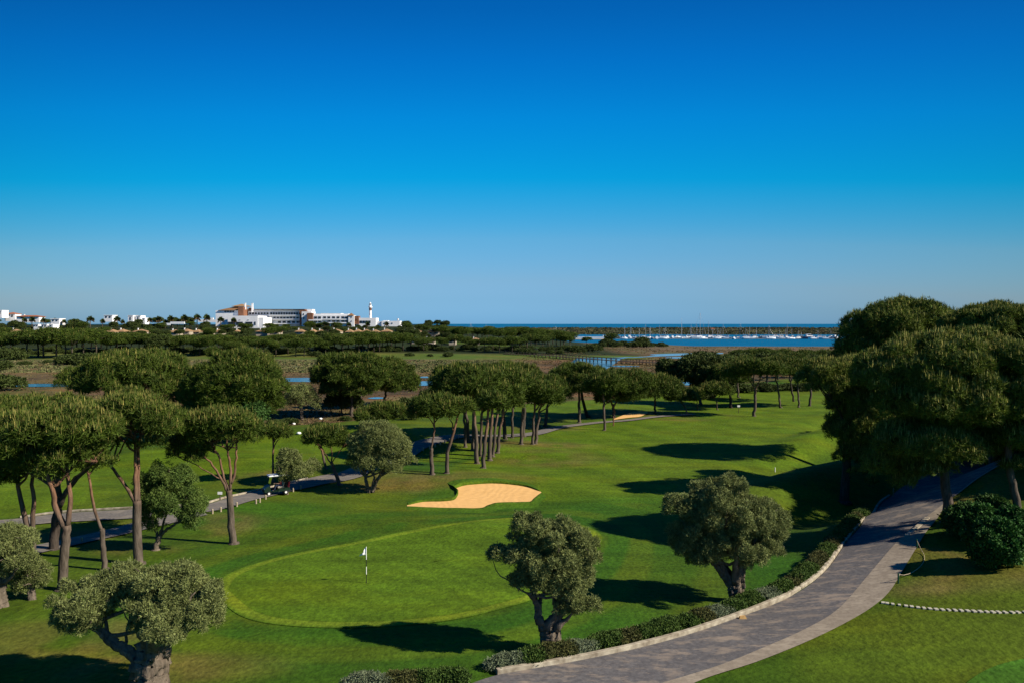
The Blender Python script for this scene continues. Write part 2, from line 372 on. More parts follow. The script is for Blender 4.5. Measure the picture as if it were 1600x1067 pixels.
# ------------------------------------------------------------------ ground: one sheet round the camera, out past the spit
def blob(x, y, pts):
    """soft patches given as (photo x, photo y, half width m, half depth m)"""
    r = 0
    for px, py, a, b in pts:
        gx, gy, _ = G(px, py)
        r = np.maximum(r, 1-S((np.sqrt(((x-gx)/a)**2+((y-gy)/b)**2)-.5)/.8))
    return r
def ground_colour(x, y, z):
    def c(r, g, b): return np.array([r, g, b])[None, :]
    def mix(a, b_, t): return a*(1-t[:, None])+b_*t[:, None]
    n1 = fbm(x, y, 9, 11); n2 = fbm(x, y, 22, 12); n3 = fbm(x, y, 3.5, 13)
    rough = mix(c(.052, .104, .006), c(.086, .134, .008), S((n1-.35)/.3))
    C = rough*np.ones((len(x), 1))*.86
    # lush dark rough
    C = mix(C, c(.034, .090, .006), S((n2-.5)/.16)*.85)
    # fairway: a long mown band
    def fw(pts, w0, w1):
        P = np.array([G(*p)[:2] for p in pts]); best = np.full(len(x), 9e9)
        for i in range(len(P)-1):
            a, d = P[i], P[i+1]-P[i]; L = d@d
            t = np.clip(((x-a[0])*d[0]+(y-a[1])*d[1])/L, 0, 1)
            best = np.minimum(best, np.hypot(x-a[0]-t*d[0], y-a[1]-t*d[1])/(w0+(w1-w0)*(i+t)/(len(P)-1)))
        return 1-S((best-.93)/.1)
    f = fw([(930, 735), (1010, 700), (1110, 672), (1260, 650), (1400, 640)], 17, 24)
    f = np.maximum(f, fw([(60, 760), (250, 730), (440, 705), (620, 690)], 11, 13))
    f = np.maximum(f, fw([(780, 640), (900, 633), (1040, 628), (1200, 620)], 12, 14))
    C = mix(C, mix(c(.078, .140, .005), c(.094, .156, .007), S((n3-.3)/.4)), f)
    st = .5+.5*np.sign(np.sin((x*.92+y*.4)*2*pi/7))           # mowing stripes
    C = C*(1-(f*(.13*st))[:, None])
    # second-cut collar round the fairway
    lush = blob(x, y, [(1000, 800, 9, 7), (500, 930, 14, 3), (700, 985, 12, 2.2), (420, 800, 8, 6), (900, 985, 5, 3), (230, 930, 5, 5), (1250, 900, 4, 6)])
    C = mix(C, c(.032, .104, .006), lush*.8)
    # mown swathes following the outline of the green
    th = np.arctan2(y-gc[1], x-gc[0]); tb = np.arctan2(gb[:, 1]-gc[1], gb[:, 0]-gc[0]); rb = np.linalg.norm(gb-gc, axis=1); o_ = np.argsort(tb)
    dg = np.hypot(x-gc[0], y-gc[1])-np.interp(th, tb[o_], rb[o_], period=2*pi)+.5*(n1-.5)
    for a_, b_, cc, k_ in ((1.2, 3.2, (.030, .095, .006), .75), (3.2, 5.2, (.078, .130, .008), .6), (5.4, 8.2, (.036, .094, .006), .55), (8.6, 11, (.080, .126, .009), .4)):
        C = mix(C, c(*cc), S((dg-a_)/.5)*(1-S((dg-b_)/.5))*k_*S((n3-.2)/.3)*(1-f))
    # dry worn patches
    dry = blob(x, y, [(612, 748, 3.5, 2.5), (655, 750, 4, 2), (150, 838, 7, 2.5), (300, 815, 6, 3), (330, 822, 4, 3), (640, 752, 5, 4), (600, 745, 6, 3), (740, 745, 7, 4), (860, 715, 7, 6), (420, 745, 5, 3), (1500, 880, 3, 1.5),
                      (1530, 905, 6, 2), (1440, 870, 3, 3), (1590, 750, 7, 5), (1520, 770, 6, 4), (60, 1000, 5, 3), (130, 985, 5, 2), (250, 1045, 6, 2), (1165, 938, 1.2, .7), (865, 1022, 1.5, .8),
                      (860, 668, 8, 3), (1070, 648, 10, 4), (1080, 655, 8, 2), (800, 690, 12, 4), (560, 760, 4, 2), (215, 860, 3, 2)])
    C = mix(C, mix(c(.15, .115, .038), c(.105, .115, .02), S((n3-.35)/.3)), dry*S((n3*.6+n1*.4-.33)/.22)*.8)
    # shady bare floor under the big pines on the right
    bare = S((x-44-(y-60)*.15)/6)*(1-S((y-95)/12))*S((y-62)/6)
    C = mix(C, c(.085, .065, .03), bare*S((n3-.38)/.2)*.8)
    # marsh
    m = S((y-ye(x)-5)/10)
    nm = fbm(x, y, 34, 21); ns = fbm(x, y*.35, 10, 22, 5); n4 = fbm(x, y, 3, 24)
    mc = mix(c(.150, .092, .048), c(.088, .060, .032), S((ns-.38)/.22))
    mc = mix(mc, c(.125, .115, .035), S((nm-.52)/.1)*.5)
    mc = mix(mc, c(.03, .028, .018), S((n4*.5+ns*.5-.6)/.08)*.6)
    mc = mix(mc, c(.17, .15, .06), S((fbm(x, y*.4, 16, 26)-.64)/.06)*.6)
    left = 1-S((x+12)/30)
    mc = mix(mc, c(.135, .108, .045), S((y-255)/40)*left*.6)                          # paler grass and reeds to the left
    mc = mix(mc, c(.115, .135, .06), S((y-315)/30)*left*S((n1-.3)/.2)*.7)
    C = mix(C, mc, m)
    # scrub at the foot of the golf land
    sc = S((y-ye(x)+3)/6)*(1-S((y-ye(x)-22)/12))
    C = mix(C, c(.075, .085, .025), sc*.8*S((n3-.35)/.2))
    # far golf strip and the wooded hill
    g = S((y-404)/8)*(1-S((x-62)/25))
    C = mix(C, mix(c(.075, .125, .02), c(.11, .13, .03), S((n2-.4)/.2)), g*(1-S((y-452)/14)))
    C = mix(C, c(.022, .034, .010), S((y-452)/14)*(1-S((x-62)/25)))
    gr = S((y-545)/4)*(1-S((y-575)/6))*(1-S((x-20)/20))
    C = mix(C, c(.07, .12, .02), gr*.7)
    r = S((x-55)/25)*S((y-470)/20)
    C = mix(C, mix(c(.085, .095, .035), c(.13, .09, .05), S((ns-.4)/.2)), r)
    # spit: scrub and sand
    sp = S((y-1200)/20)
    spc = mix(c(.075, .085, .035), c(.030, .045, .020), S((fbm(x, y*.35, 38, 31, 5)-.42)/.12))
    spc = mix(spc, c(.16, .13, .08), S((fbm(x, y*.3, 30, 33, 4)-.63)/.05)*.6)
    C = mix(C, spc, sp)
    beach = (1-S((z-SEA-.1)/.5))*S((y-500)/30)
    C = mix(C, c(.15, .115, .075), beach)
    return C
def resample(P, n):
    P = np.asarray(P, float); d = np.r_[0, np.cumsum(np.linalg.norm(np.diff(P, axis=0), axis=1))]
    # Catmull-Rom smoothing through the points
    t = np.linspace(0, d[-1], n); out = []
    for q in t:
        i = min(max(np.searchsorted(d, q)-1, 0), len(P)-2); u = (q-d[i])/(d[i+1]-d[i]+1e-9)
        p0, p1, p2, p3 = P[max(i-1, 0)], P[i], P[i+1], P[min(i+2, len(P)-1)]
        out.append(.5*((2*p1)+(-p0+p2)*u+(2*p0-5*p1+4*p2-p3)*u*u+(-p0+3*p1-3*p2+p3)*u**3))
    return np.array(out)
# putting green and its collar, fitted to its outline on the ground
gb = np.array([G(*p)[:2] for p in [(357, 921), (400, 955), (470, 969), (580, 971), (690, 962), (770, 945), (840, 920), (915, 860), (922, 835), (880, 818), (800, 811), (700, 822), (600, 842), (500, 861), (420, 880), (372, 900)]])
gb = resample(np.vstack([gb, gb[:1]]), 181)[:-1]; gc = gb.mean(0)
def build_ground():
    a1 = np.radians(np.arange(-40, 40.01, .2)); a2 = np.radians(np.arange(46, 315, 6.0))
    an = np.concatenate([a1, a2]); k = len(an)
    rr = np.concatenate([[.5, 2, 4, 6], np.geomspace(8, 2400, 740)])
    A, Rr = np.meshgrid(an, rr); x = (np.sin(A)*Rr).ravel(); y = (np.cos(A)*Rr).ravel()
    z = H(x, y); back = Rr.ravel() > 60
    z = np.where((np.abs(np.arctan2(x, y)) > R(60)) & back, -1.0*S((Rr.ravel()-60)/60)+z*.0, z)
    # the ground dips under the bunker, road and paths are laid on top
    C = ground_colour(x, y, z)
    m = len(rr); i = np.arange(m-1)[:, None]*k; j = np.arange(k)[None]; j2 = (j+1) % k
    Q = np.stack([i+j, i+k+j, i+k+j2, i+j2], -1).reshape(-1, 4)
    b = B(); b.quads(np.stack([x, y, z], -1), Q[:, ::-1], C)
    o = b.obj('ground', 'ground', smooth=True); tag(o, kind='structure')
    # outermost sea floor is hidden: the sea reaches the horizon
    s = B(); an = np.linspace(0, 2*pi, 97)[:-1]; rr = [0, 380, 600, 1000, 2000, 5000, 15000, 60000]
    V = [(r*cos(a), r*sin(a), SEA) for r in rr[1:] for a in an]; k = 96
    Q = [(q*k+j, q*k+(j+1) % k, (q+1)*k+(j+1) % k, (q+1)*k+j) for q in range(len(rr)-2) for j in range(k)]
    s.quads(V, [q[::-1] for q in Q]); tag(s.obj('sea', 'sea'), kind='structure')
build_ground()

def sheet(name, A, Bv, n, k, off, m, label=None, C=(1, 1, 1), offk=.0006):
    """a draped strip between two ground curves"""
    A = resample([p[:2] for p in A], n); Bb = resample([p[:2] for p in Bv], n)
    t = np.linspace(0, 1, k)[None, :, None]; P = A[:, None]*(1-t)+Bb[:, None]*t
    x, y = P[..., 0].ravel(), P[..., 1].ravel(); z = H(x, y)+off+offk*y
    i = np.arange(n-1)[:, None]*k; j = np.arange(k-1)[None]
    Q = np.stack([i+j, i+j+1, i+k+j+1, i+k+j], -1).reshape(-1, 4)
    V = np.stack([x, y, z], -1)
    a, b_, c_ = V[Q[0][0]], V[Q[0][1]], V[Q[0][2]]
    if np.cross(b_-a, c_-a)[2] < 0: Q = Q[:, ::-1]
    s = B(); s.quads(V, Q, C); o = s.obj(name, m, smooth=True); return tag(o, kind='structure')

def star(name, P0, P1, rings, off, m, C):
    k = len(P0); t = np.linspace(0, 1, rings)[:, None, None]; P = P0[None]*(1-t)+P1[None]*t
    x, y = P[..., 0].ravel(), P[..., 1].ravel(); z = H(x, y)+off
    i = np.arange(rings-1)[:, None]*k; j = np.arange(k)[None]; j2 = (j+1) % k
    Q = np.stack([i+j, i+j2, i+k+j2, i+k+j], -1).reshape(-1, 4)
    V = np.stack([x, y, z], -1)
    if np.cross(V[Q[0][1]]-V[Q[0][0]], V[Q[0][2]]-V[Q[0][0]])[2] < 0: Q = Q[:, ::-1]
    s = B(); s.quads(V, Q, C(x, y)); return tag(s.obj(name, m, smooth=True), kind='structure')
def green_c(x, y):
    n = fbm(x, y, 5, 41); st = .5+.5*np.sign(np.sin((x*.75+y*.66)*2*pi/1.6))
    k = (.95+.2*(n-.5))*(1-.10*st)
    return np.stack([.086*k, .160*k, .008*k], -1)
def collar_c(x, y):
    k = 1+.25*(fbm(x, y, 2, 43)-.5); return np.stack([.128*k, .190*k, .012*k], -1)
star('putting_green', gc+(gb-gc)*.01, gb, 60, .035, 'ground', green_c)
def collar_g(x, y):
    C = collar_c(x, y); k = len(gb); r = np.repeat(np.arange(8), k); t = np.interp(r, [0, 1, 4, 6, 7], [.35, 0, 0, .5, 1])[:, None]
    return C*(1-t)+np.array([[.060, .125, .007]])*t
star('green_collar', gb, gc+(gb-gc)*1.03+(gb-gc)/np.linalg.norm(gb-gc, axis=1)[:, None]*.55, 8, .03, 'ground', collar_g)

# bunker
up = [(636, 789), (660, 784), (690, 783), (708, 781), (714, 776), (716, 769), (711, 764), (722, 759), (740, 756.5), (770, 755), (800, 757), (825, 761), (845, 768)]
lo = [(636, 790.5), (665, 792.5), (690, 793.5), (720, 794.3), (750, 794.5), (762, 790), (776, 786), (792, 785.3), (805, 785), (818, 784.5), (829, 783.5), (836, 777), (846, 769)]
ua, la = GL(up), GL(lo)
sheet('bunker_sand', ua, la, 120, 24, .02, 'sand', offk=0)
lip = B(); mid = (resample([p[:2] for p in ua], 120)+resample([p[:2] for p in la], 120))/2
for crv, hh in ((ua, .26), (la, .09)):
    P = resample([p[:2] for p in crv], 120); d = P-mid; d /= np.linalg.norm(d, axis=1)[:, None]+1e-6
    rows = []
    en = np.sin(np.linspace(0, pi, 120))**.5; hh = hh*en
    for a, hz in ((-.04, hh*0), (.03, hh), (.45, hh*.95), (1.5, hh*.35), (2.8, hh*0-.05)):
        q = P+d*a; rows.append(np.c_[q, H(q[:, 0], q[:, 1])+hz+.01*(hz >= 0)+hz*.35*(vnoise(q[:, 0], q[:, 1], .5, 4)-.5)])
    V = np.array(rows).transpose(1, 0, 2).reshape(-1, 3); k = 5
    Q = [(i*k+j, i*k+j+1, (i+1)*k+j+1, (i+1)*k+j) for i in range(119) for j in range(k-1)]
    lip.quads(V, Q, np.tile([[.07, .115, .008], [.07, .13, .008], [.06, .13, .008], [.055, .125, .008], [.05, .12, .008]], (120, 1)))
tag(lip.obj('bunker_lip', 'ground', smooth=True), kind='structure')
# two small far bunkers
for pu, pl in (([(958, 655.5), (985, 645.5), (1006, 643.5), (1012, 645)], [(958, 656.5), (985, 653), (1000, 651.5), (1012, 646)]),):
    sheet('far_bunker_sand', GL(pu), GL(pl), 24, 5, .05, 'sand')
# bright corner green at the lower right and tee top
sheet('corner_green', GL([(1440, 1140), (1490, 1085), (1540, 1048), (1600, 1030), (1700, 1018)]), GL([(1440, 1300), (1490, 1300), (1540, 1300), (1600, 1300), (1700, 1300)]), 30, 20, .03, 'ground', C=(.045, .13, .012))

# road, footway strip and kerb
kL = [(600, 1135), (700, 1085), (780, 1055), (900, 1034), (1000, 1013), (1080, 991), (1150, 967), (1235, 933), (1290, 893), (1325, 845), (1350, 814), (1372, 794), (1392, 776), (1416, 757), (1450, 738), (1490, 722), (1530, 709)]
kM = [(600, 1300), (760, 1190), (900, 1115), (1010, 1076), (1120, 1042), (1200, 1010), (1262, 982), (1310, 952), (1352, 905), (1390, 860), (1408, 841), (1430, 822), (1452, 805), (1478, 785), (1500, 768), (1526, 748), (1556, 730), (1580, 718)]
kR = [(760, 1300), (880, 1200), (1000, 1115), (1090, 1066), (1180, 1036), (1260, 1004), (1320, 975), (1362, 950), (1390, 925), (1412, 890), (1430, 860), (1446, 834), (1462, 814), (1480, 786), (1502, 768.5), (1528, 748.5), (1558, 730.4), (1582, 718.3)]
gL, gM, gR = GL(kL), GL(kM), GL(kR)
sheet('road', gL, gM, 160, 14, .04, 'asphalt')
M['pavers'] = road_mat('paver_strip', (.34, .285, .22), (.23, .19, .145), (.40, .34, .26), 2)
sheet('paver_strip', gM, gR, 160, 8, .05, 'pavers')
def kerb(P, name, wd, ht, m='kerb', k=None):
    P = resample([p[:2] for p in P], k or 120); d = np.gradient(P, axis=0); d /= np.linalg.norm(d, axis=1)[:, None]; n = np.c_[-d[:, 1], d[:, 0]]
    rows = []
    for a, h in ((-.5, -.1), (-.5, .92), (-.38, 1), (.38, 1), (.5, .92), (.5, -.1)):
        q = P+n*wd*a; rows.append(np.c_[q, H(P[:, 0], P[:, 1])+.04+ht*h*(1+.12*(vnoise(P[:, 0], P[:, 1], 1.1, 9)-.5))])
    V = np.array(rows).transpose(1, 0, 2).reshape(-1, 3); K = 6
    Q = [(i*K+j, (i+1)*K+j, (i+1)*K+j+1, i*K+j+1) for i in range(len(P)-1) for j in range(K-1)]
    Q += [(0, 1, 4, 5), (1, 2, 3, 4)]; e = (len(P)-1)*K; Q += [(e+5, e+4, e+1, e), (e+4, e+3, e+2, e+1)]
    s = B(); s.quads(V, Q); return tag(s.obj(name, m), kind='structure')
off = lambda P, dx, dy: [(p[0]+dx, p[1]+dy) for p in P]
kerb(off(gL[2:8], -.12, .1), 'kerb', .26, .24); kerb(off(gL[7:11], -.14, .14), 'kerb', .26, .22); kerb(off(gL[10:13], -.1, .1), 'kerb', .22, .16)
kerb(GL([(1417, 838), (1430, 828), (1449, 811)]), 'kerb', .35, .12)

# cart paths
def ribbon(P, wd, name, off_=.05, n=120, m='path'):
    P = resample([p[:2] for p in P], n); d = np.gradient(P, axis=0); d /= np.linalg.norm(d, axis=1)[:, None]; nn = np.c_[-d[:, 1], d[:, 0]]
    wv = np.interp(np.linspace(0, 1, n), np.linspace(0, 1, len(wd)), wd)[:, None] if np.ndim(wd) else wd
    return sheet(name, (P+nn*wv/2).tolist(), (P-nn*wv/2).tolist(), n, 7, off_, m), P, nn
cp = [(-60, 822), (20, 818), (80, 811), (150, 806.5), (230, 802), (300, 797), (345, 790), (395, 776), (440, 765), (500, 751), (550, 741), (598, 722), (645, 701), (690, 686), (740, 681), (800, 681), (840, 677), (880, 667), (930, 661), (980, 657), (1030, 651), (1085, 647.5)]
_, cpP, cpN = ribbon(GL(cp), [2.6, 2.6, 2.6, 3.2, 3.4, 3.2, 3.0, 2.2, 1.7, 1.6, 1.7], 'cart_path')
_, cp2P, cp2N = ribbon(GL([(316, 800), (262, 812), (205, 826), (140, 841), (85, 853), (20, 868), (-60, 888)]), 2.6, 'cart_path', .06, 60)
kerb([tuple(p) for p in (cpP+cpN*1.75)[4:36]], 'path_edging', .2, .14, 'kerb', 60)

# marsh pools, a creek
POOLS = []
def pool(cols):
    POOLS.append(cols)
    A = [G(c[0], c[1]) for c in cols]; Bb = [G(c[0], c[2]) for c in cols]
    o = sheet('tidal_pool', A, Bb, 60, 5, 0, 'pool'); me = o.data
    n = len(me.vertices); co = np.empty(n*3, np.float32); me.vertices.foreach_get('co', co); co = co.reshape(-1, 3)
    co[:, 2] = MARSH+.10; me.vertices.foreach_set('co', co.ravel()); return o
pool([(600, 596, 600), (640, 595.5, 602), (670, 595.5, 602.5), (696, 595, 602), (704, 598, 600)])
pool([(425, 592, 594), (450, 590.5, 596), (480, 590, 596.5), (500, 590.5, 596), (520, 592, 594)])
pool([(15, 602, 603), (40, 600, 604), (80, 599.5, 604), (110, 600, 603)])
pool([(866, 574.5, 575), (885, 570, 576.5), (905, 557.8, 578), (925, 556.5, 579), (945, 556, 577.5), (960, 555, 568.5), (975, 554.3, 559.5), (1000, 553.6, 558), (1030, 552.8, 556.4), (1060, 552, 555.5), (1095, 551.5, 554), (1130, 551.2, 552.5)])
pool([(983, 580.5, 581.5), (1000, 580.8, 586), (1020, 583, 590), (1040, 586, 596), (1060, 590, 601), (1080, 596, 602)])
pool([(575, 622, 622.6), (588, 620.8, 623.4), (602, 621.4, 622.4)])
pool([(650, 589, 589.6), (665, 588.2, 590.4), (680, 588.6, 590)])
pool([(1040, 558.2, 558.8), (1060, 557.4, 560), (1085, 558, 559.6), (1100, 558.4, 559)])
pool([(690, 566.4, 566.8), (715, 565.6, 567.4), (745, 566, 566.8)])
pool([(948, 571.5, 572), (965, 571, 573.2), (985, 571.4, 573), (1000, 572, 572.4)])

# low marsh plants: uncountable, one object
def tufts(name, n, seed, xr, yr, keepf, hgt, cols, label):
    rng = np.random.default_rng(seed); x = rng.uniform(*xr, n); u = rng.uniform(0, 1, n); y = yr[0]*(yr[1]/yr[0])**u; x = x*y/yr[1]
    k = keepf(x, y, rng); x, y = x[k], y[k]; n = len(x); z = H(x, y); s_ = hgt*rng.uniform(.5, 1.4, n)*(y/250)**.4
    b = B(); P = np.c_[x, y, z]; C = np.array(cols)[rng.integers(0, len(cols), n)]*rng.uniform(.7, 1.25, (n, 1))
    for q in range(4):
        a = rng.uniform(0, 6.3, n); d = np.c_[np.cos(a), np.sin(a), np.zeros(n)]; w_ = (s_*rng.uniform(.8, 1.8, n))[:, None]
        c = P+rng.normal(0, .5, (n, 3))*s_[:, None]*[1, 1, 0]
        V = np.stack([c-d*w_, c+d*w_, c+np.c_[rng.normal(0, .3, n)*s_, rng.normal(0, .3, n)*s_, s_*1.1]], 1).reshape(-1, 3)
        b.add(V, np.arange(n*3).reshape(-1, 3), np.repeat(C, 3, 0))
    return tag(b.obj(name, tintm), label, name.replace('_', ' '), None, 'stuff')
tintm = tintmat('marsh_plants', .9, .05, .1)
def in_pool(x, y):
    px = CX+F*x/y; py = 506+(CAMZ-MARSH)/y*F; r = np.zeros(len(x), bool)
    for c in POOLS:
        q = np.array(c); r |= (px > q[0, 0]-2) & (px < q[-1, 0]+2) & (py > np.interp(px, q[:, 0], q[:, 1])-.5) & (py < np.interp(px, q[:, 0], q[:, 2])+1.6)
    return r
def kf(x, y, rng):
    m = (y > ye(x)+8) & (y < np.interp(x, [-60, 0, 60, 120], [402, 402, 640, 650]))
    d = fbm(x, y*.4, 22, 55, 3); return m & ~in_pool(x, y) & (rng.random(len(x)) < .15+1.1*S((d-.42)/.18))
tufts('marsh_plants', 110000, 71, (-480, 420), (130, 640), kf, .17, [(.13, .085, .045), (.095, .068, .036), (.14, .105, .045), (.075, .075, .028), (.17, .12, .06)], 'low brown saltmarsh plants covering the flats between the golf course and lagoon')
def kr(x, y, rng): return (y > 300) & (y < 400) & (x < 0) & (rng.random(len(x)) < .2+S((fbm(x, y*.4, 25, 57, 3)-.42)/.15))
tufts('reeds', 16000, 72, (-330, 5), (300, 402), kr, .35, [(.12, .125, .05), (.09, .11, .04), (.14, .125, .06)], 'pale green reeds along the far left rim of the marsh')
def kd(x, y, rng): return (y > 1295) & (y < 1800) & (rng.random(len(x)) < .2+S((fbm(x, y*.4, 50, 59, 3)-.42)/.15))
tufts('dune_scrub', 14000, 73, (0, 1000), (1300, 1800), kd, .7, [(.05, .06, .03), (.08, .085, .04), (.10, .085, .05)], 'dark low scrub scattered over the sand spit beyond the marina')
# ------------------------------------------------------------------ foliage machinery
def unit(v): return v/(np.linalg.norm(v, axis=-1, keepdims=True)+1e-9)
def sphdir(n, rng, zmin=-1.0):
    z = rng.uniform(zmin, 1, n); a = rng.uniform(0, 2*pi, n); r = np.sqrt(1-z*z)
    return np.stack([r*np.cos(a), r*np.sin(a), z], -1)
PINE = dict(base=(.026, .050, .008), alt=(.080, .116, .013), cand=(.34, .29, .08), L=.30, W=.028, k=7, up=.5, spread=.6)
OLIVE = dict(base=(.062, .082, .022), alt=(.24, .27, .095), cand=None, L=.15, W=.017, k=9, up=.4, spread=.8, rs=.8)
LEAFY = dict(base=(.030, .070, .016), alt=(.055, .115, .025), cand=None, L=.20, W=.055, k=6, up=.2, spread=.9)
PEPPER = dict(base=(.040, .080, .016), alt=(.12, .17, .035), cand=None, L=.20, W=.022, k=8, up=-.35, spread=.7)
OAK = dict(base=(.032, .050, .012), alt=(.058, .078, .018), cand=None, L=.28, W=.06, k=6, up=.3, spread=.9)
def subclumps(E, rc, rng, zmin=-.25, flat=.75, cover=1.5):
    """split large ellipsoids (centre, radii) into small rounded clumps over their outer shell"""
    out = []
    for (c, r) in E:
        c, r = np.array(c, float), np.array(r, float)
        p = 1.6; area = 4*pi*(((r[0]*r[1])**p+(r[0]*r[2])**p+(r[1]*r[2])**p)/3)**(1/p)*(1-zmin)/2
        n = max(4, int(area/(rc*rc*pi)*cover))
        d = sphdir(n, rng, zmin); s = rc*rng.uniform(.7, 1.3, n)
        k = np.clip(1-s[:, None]*.75/r[None], .15, 1)
        P = c+d*r*k*rng.uniform(.76, 1.10, (n, 1))
        out += [(P[i], np.array([s[i], s[i], s[i]*flat])) for i in range(n)]
    return out
def foliage(b, clumps, st, rng, spacing=.16, size=1.0, candles=.35, fill=1.0, zcut=-.45, maxn=40000):
    cl = np.array([c for c, r in clumps]); rd = np.array([r for c, r in clumps])
    area = 4*pi*(rd[:, 0]*rd[:, 2]); n = (area*.7/spacing**2).astype(int)
    if n.sum() > maxn*1.6: n = (n*(maxn*1.6/n.sum())).astype(int)
    idx = np.repeat(np.arange(len(cl)), n); d = sphdir(len(idx), rng, zcut)
    jit = rng.uniform(.62, 1.0, (len(idx), 1))**.7*np.where(rng.random((len(idx), 1)) < .12, 1.3, 1.03); P = cl[idx]+d*rd[idx]*jit
    # drop what lies deep inside other clumps
    keep = np.ones(len(idx), bool)
    for s0 in range(0, len(idx), 4000):
        q = (P[s0:s0+4000, None]-cl[None])/rd[None]; dd = (q*q).sum(-1)
        dd[np.arange(len(dd)), idx[s0:s0+4000]] = 9
        keep[s0:s0+4000] = dd.min(1) > .42
    P, d, idx = P[keep], d[keep], idx[keep]; n = len(P); k = st['k']
    nrm = unit(d/rd[idx]); ctint = rng.uniform(0, 1, len(cl))[idx]
    D = unit(nrm[:, None]*st.get('out', .45)+np.array([0, 0, st['up']])+rng.normal(0, st['spread'], (n, k, 3)))
    L = st['L']*size*rng.uniform(.6, 1.25, (n, k, 1)); W = st['W']*size
    side = unit(unit(np.cross(D, nrm[:, None]+np.array([0, 0, .15])))+rng.normal(0, st.get('rs', .55), (n, k, 3)))
    o = P[:, None]+D*rng.uniform(0, .35, (n, k, 1))*L
    if st is PINE or 'tri' in st: V = np.stack([o-side*W, o+side*W, o+D*L], 2)
    else: V = np.stack([o, o+D*L*.5+side*W, o+D*L, o+D*L*.5-side*W], 2)
    t = np.clip(rng.uniform(0, 1, n)*.6+ctint*.4, 0, 1)[:, None]
    Cc = np.array(st['base'])*(1-t)+np.array(st['alt'])*t; Cc = Cc*rng.uniform(.62, 1.38, (n, 1))
    v = V.shape[2]; Cv = np.repeat(Cc, k*v, 0); V = V.reshape(-1, 3); m = n*k
    if v == 3: b.add(V, np.arange(m*3).reshape(-1, 3), Cv)
    else: b.quads(V, np.arange(m*4).reshape(-1, 4), Cv)
    if st['cand'] is not None and candles > 0:
        up = (nrm[:, 2] > .05) & (rng.random(n) < candles*np.clip(nrm[:, 2]+.25, 0, 1))
        Q = P[up]; m = len(Q); h = rng.uniform(.15, .55, m)*size; w_ = .042*size
        ax = np.c_[rng.normal(0, .07, m), rng.normal(0, .07, m), np.ones(m)]
        an = rng.uniform(0, 6.3, m); tri = []
        for q in range(3): tri.append(Q+np.c_[np.cos(an+q*2.094)*w_, np.sin(an+q*2.094)*w_, np.zeros(m)])
        V = np.stack(tri+[Q+ax*h[:, None]], 1).reshape(-1, 3); i = np.arange(m)[:, None]*4
        T = np.concatenate([i+np.array([[0, 1, 3]]), i+np.array([[1, 2, 3]]), i+np.array([[2, 0, 3]])])
        cc = np.array(st['cand'])*rng.uniform(.5, 1.15, (m, 1)); g = np.array([.07, .10, .02])*np.ones((m, 1))
        u = rng.uniform(0, 1, (m, 1)); cc = cc*u+g*(1-u)
        Cv = np.stack([cc*.75, cc*.75, cc*.75, cc*1.15], 1).reshape(-1, 3); b.add(V, T, Cv)
    if fill > 0:      # filler triangles in the depth of the crown, base tint only
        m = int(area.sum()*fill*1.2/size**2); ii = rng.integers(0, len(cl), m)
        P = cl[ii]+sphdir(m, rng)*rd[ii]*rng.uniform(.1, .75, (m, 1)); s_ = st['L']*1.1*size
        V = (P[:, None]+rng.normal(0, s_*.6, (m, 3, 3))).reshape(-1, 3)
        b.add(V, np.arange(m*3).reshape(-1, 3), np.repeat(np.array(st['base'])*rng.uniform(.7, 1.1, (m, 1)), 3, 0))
def curve(P, n=10):
    return resample(P, n)
GREY = (.115, .092, .072); RED = (.20, .108, .066); DARKB = (.07, .055, .042); OLB = (.155, .125, .095)
def barkcol(z, z0, z1, low=GREY, high=RED):
    t = S((np.asarray(z)-z0)/(z1-z0+1e-6))[:, None]; return np.array(low)*(1-t)+np.array(high)*t
def add_limb(b, P, r0, r1, rng, z0=0, z1=1, n=10, k=7, wob=.04, low=GREY, high=RED, gnarl=0):
    P = curve(P, n); P[1:-1] += rng.normal(0, wob, (n-2, 3)); b.tube(P, np.linspace(r0, r1, n), k, barkcol(P[:, 2], z0, z1, low, high), gnarl=gnarl, rng=rng); return P
trees = []
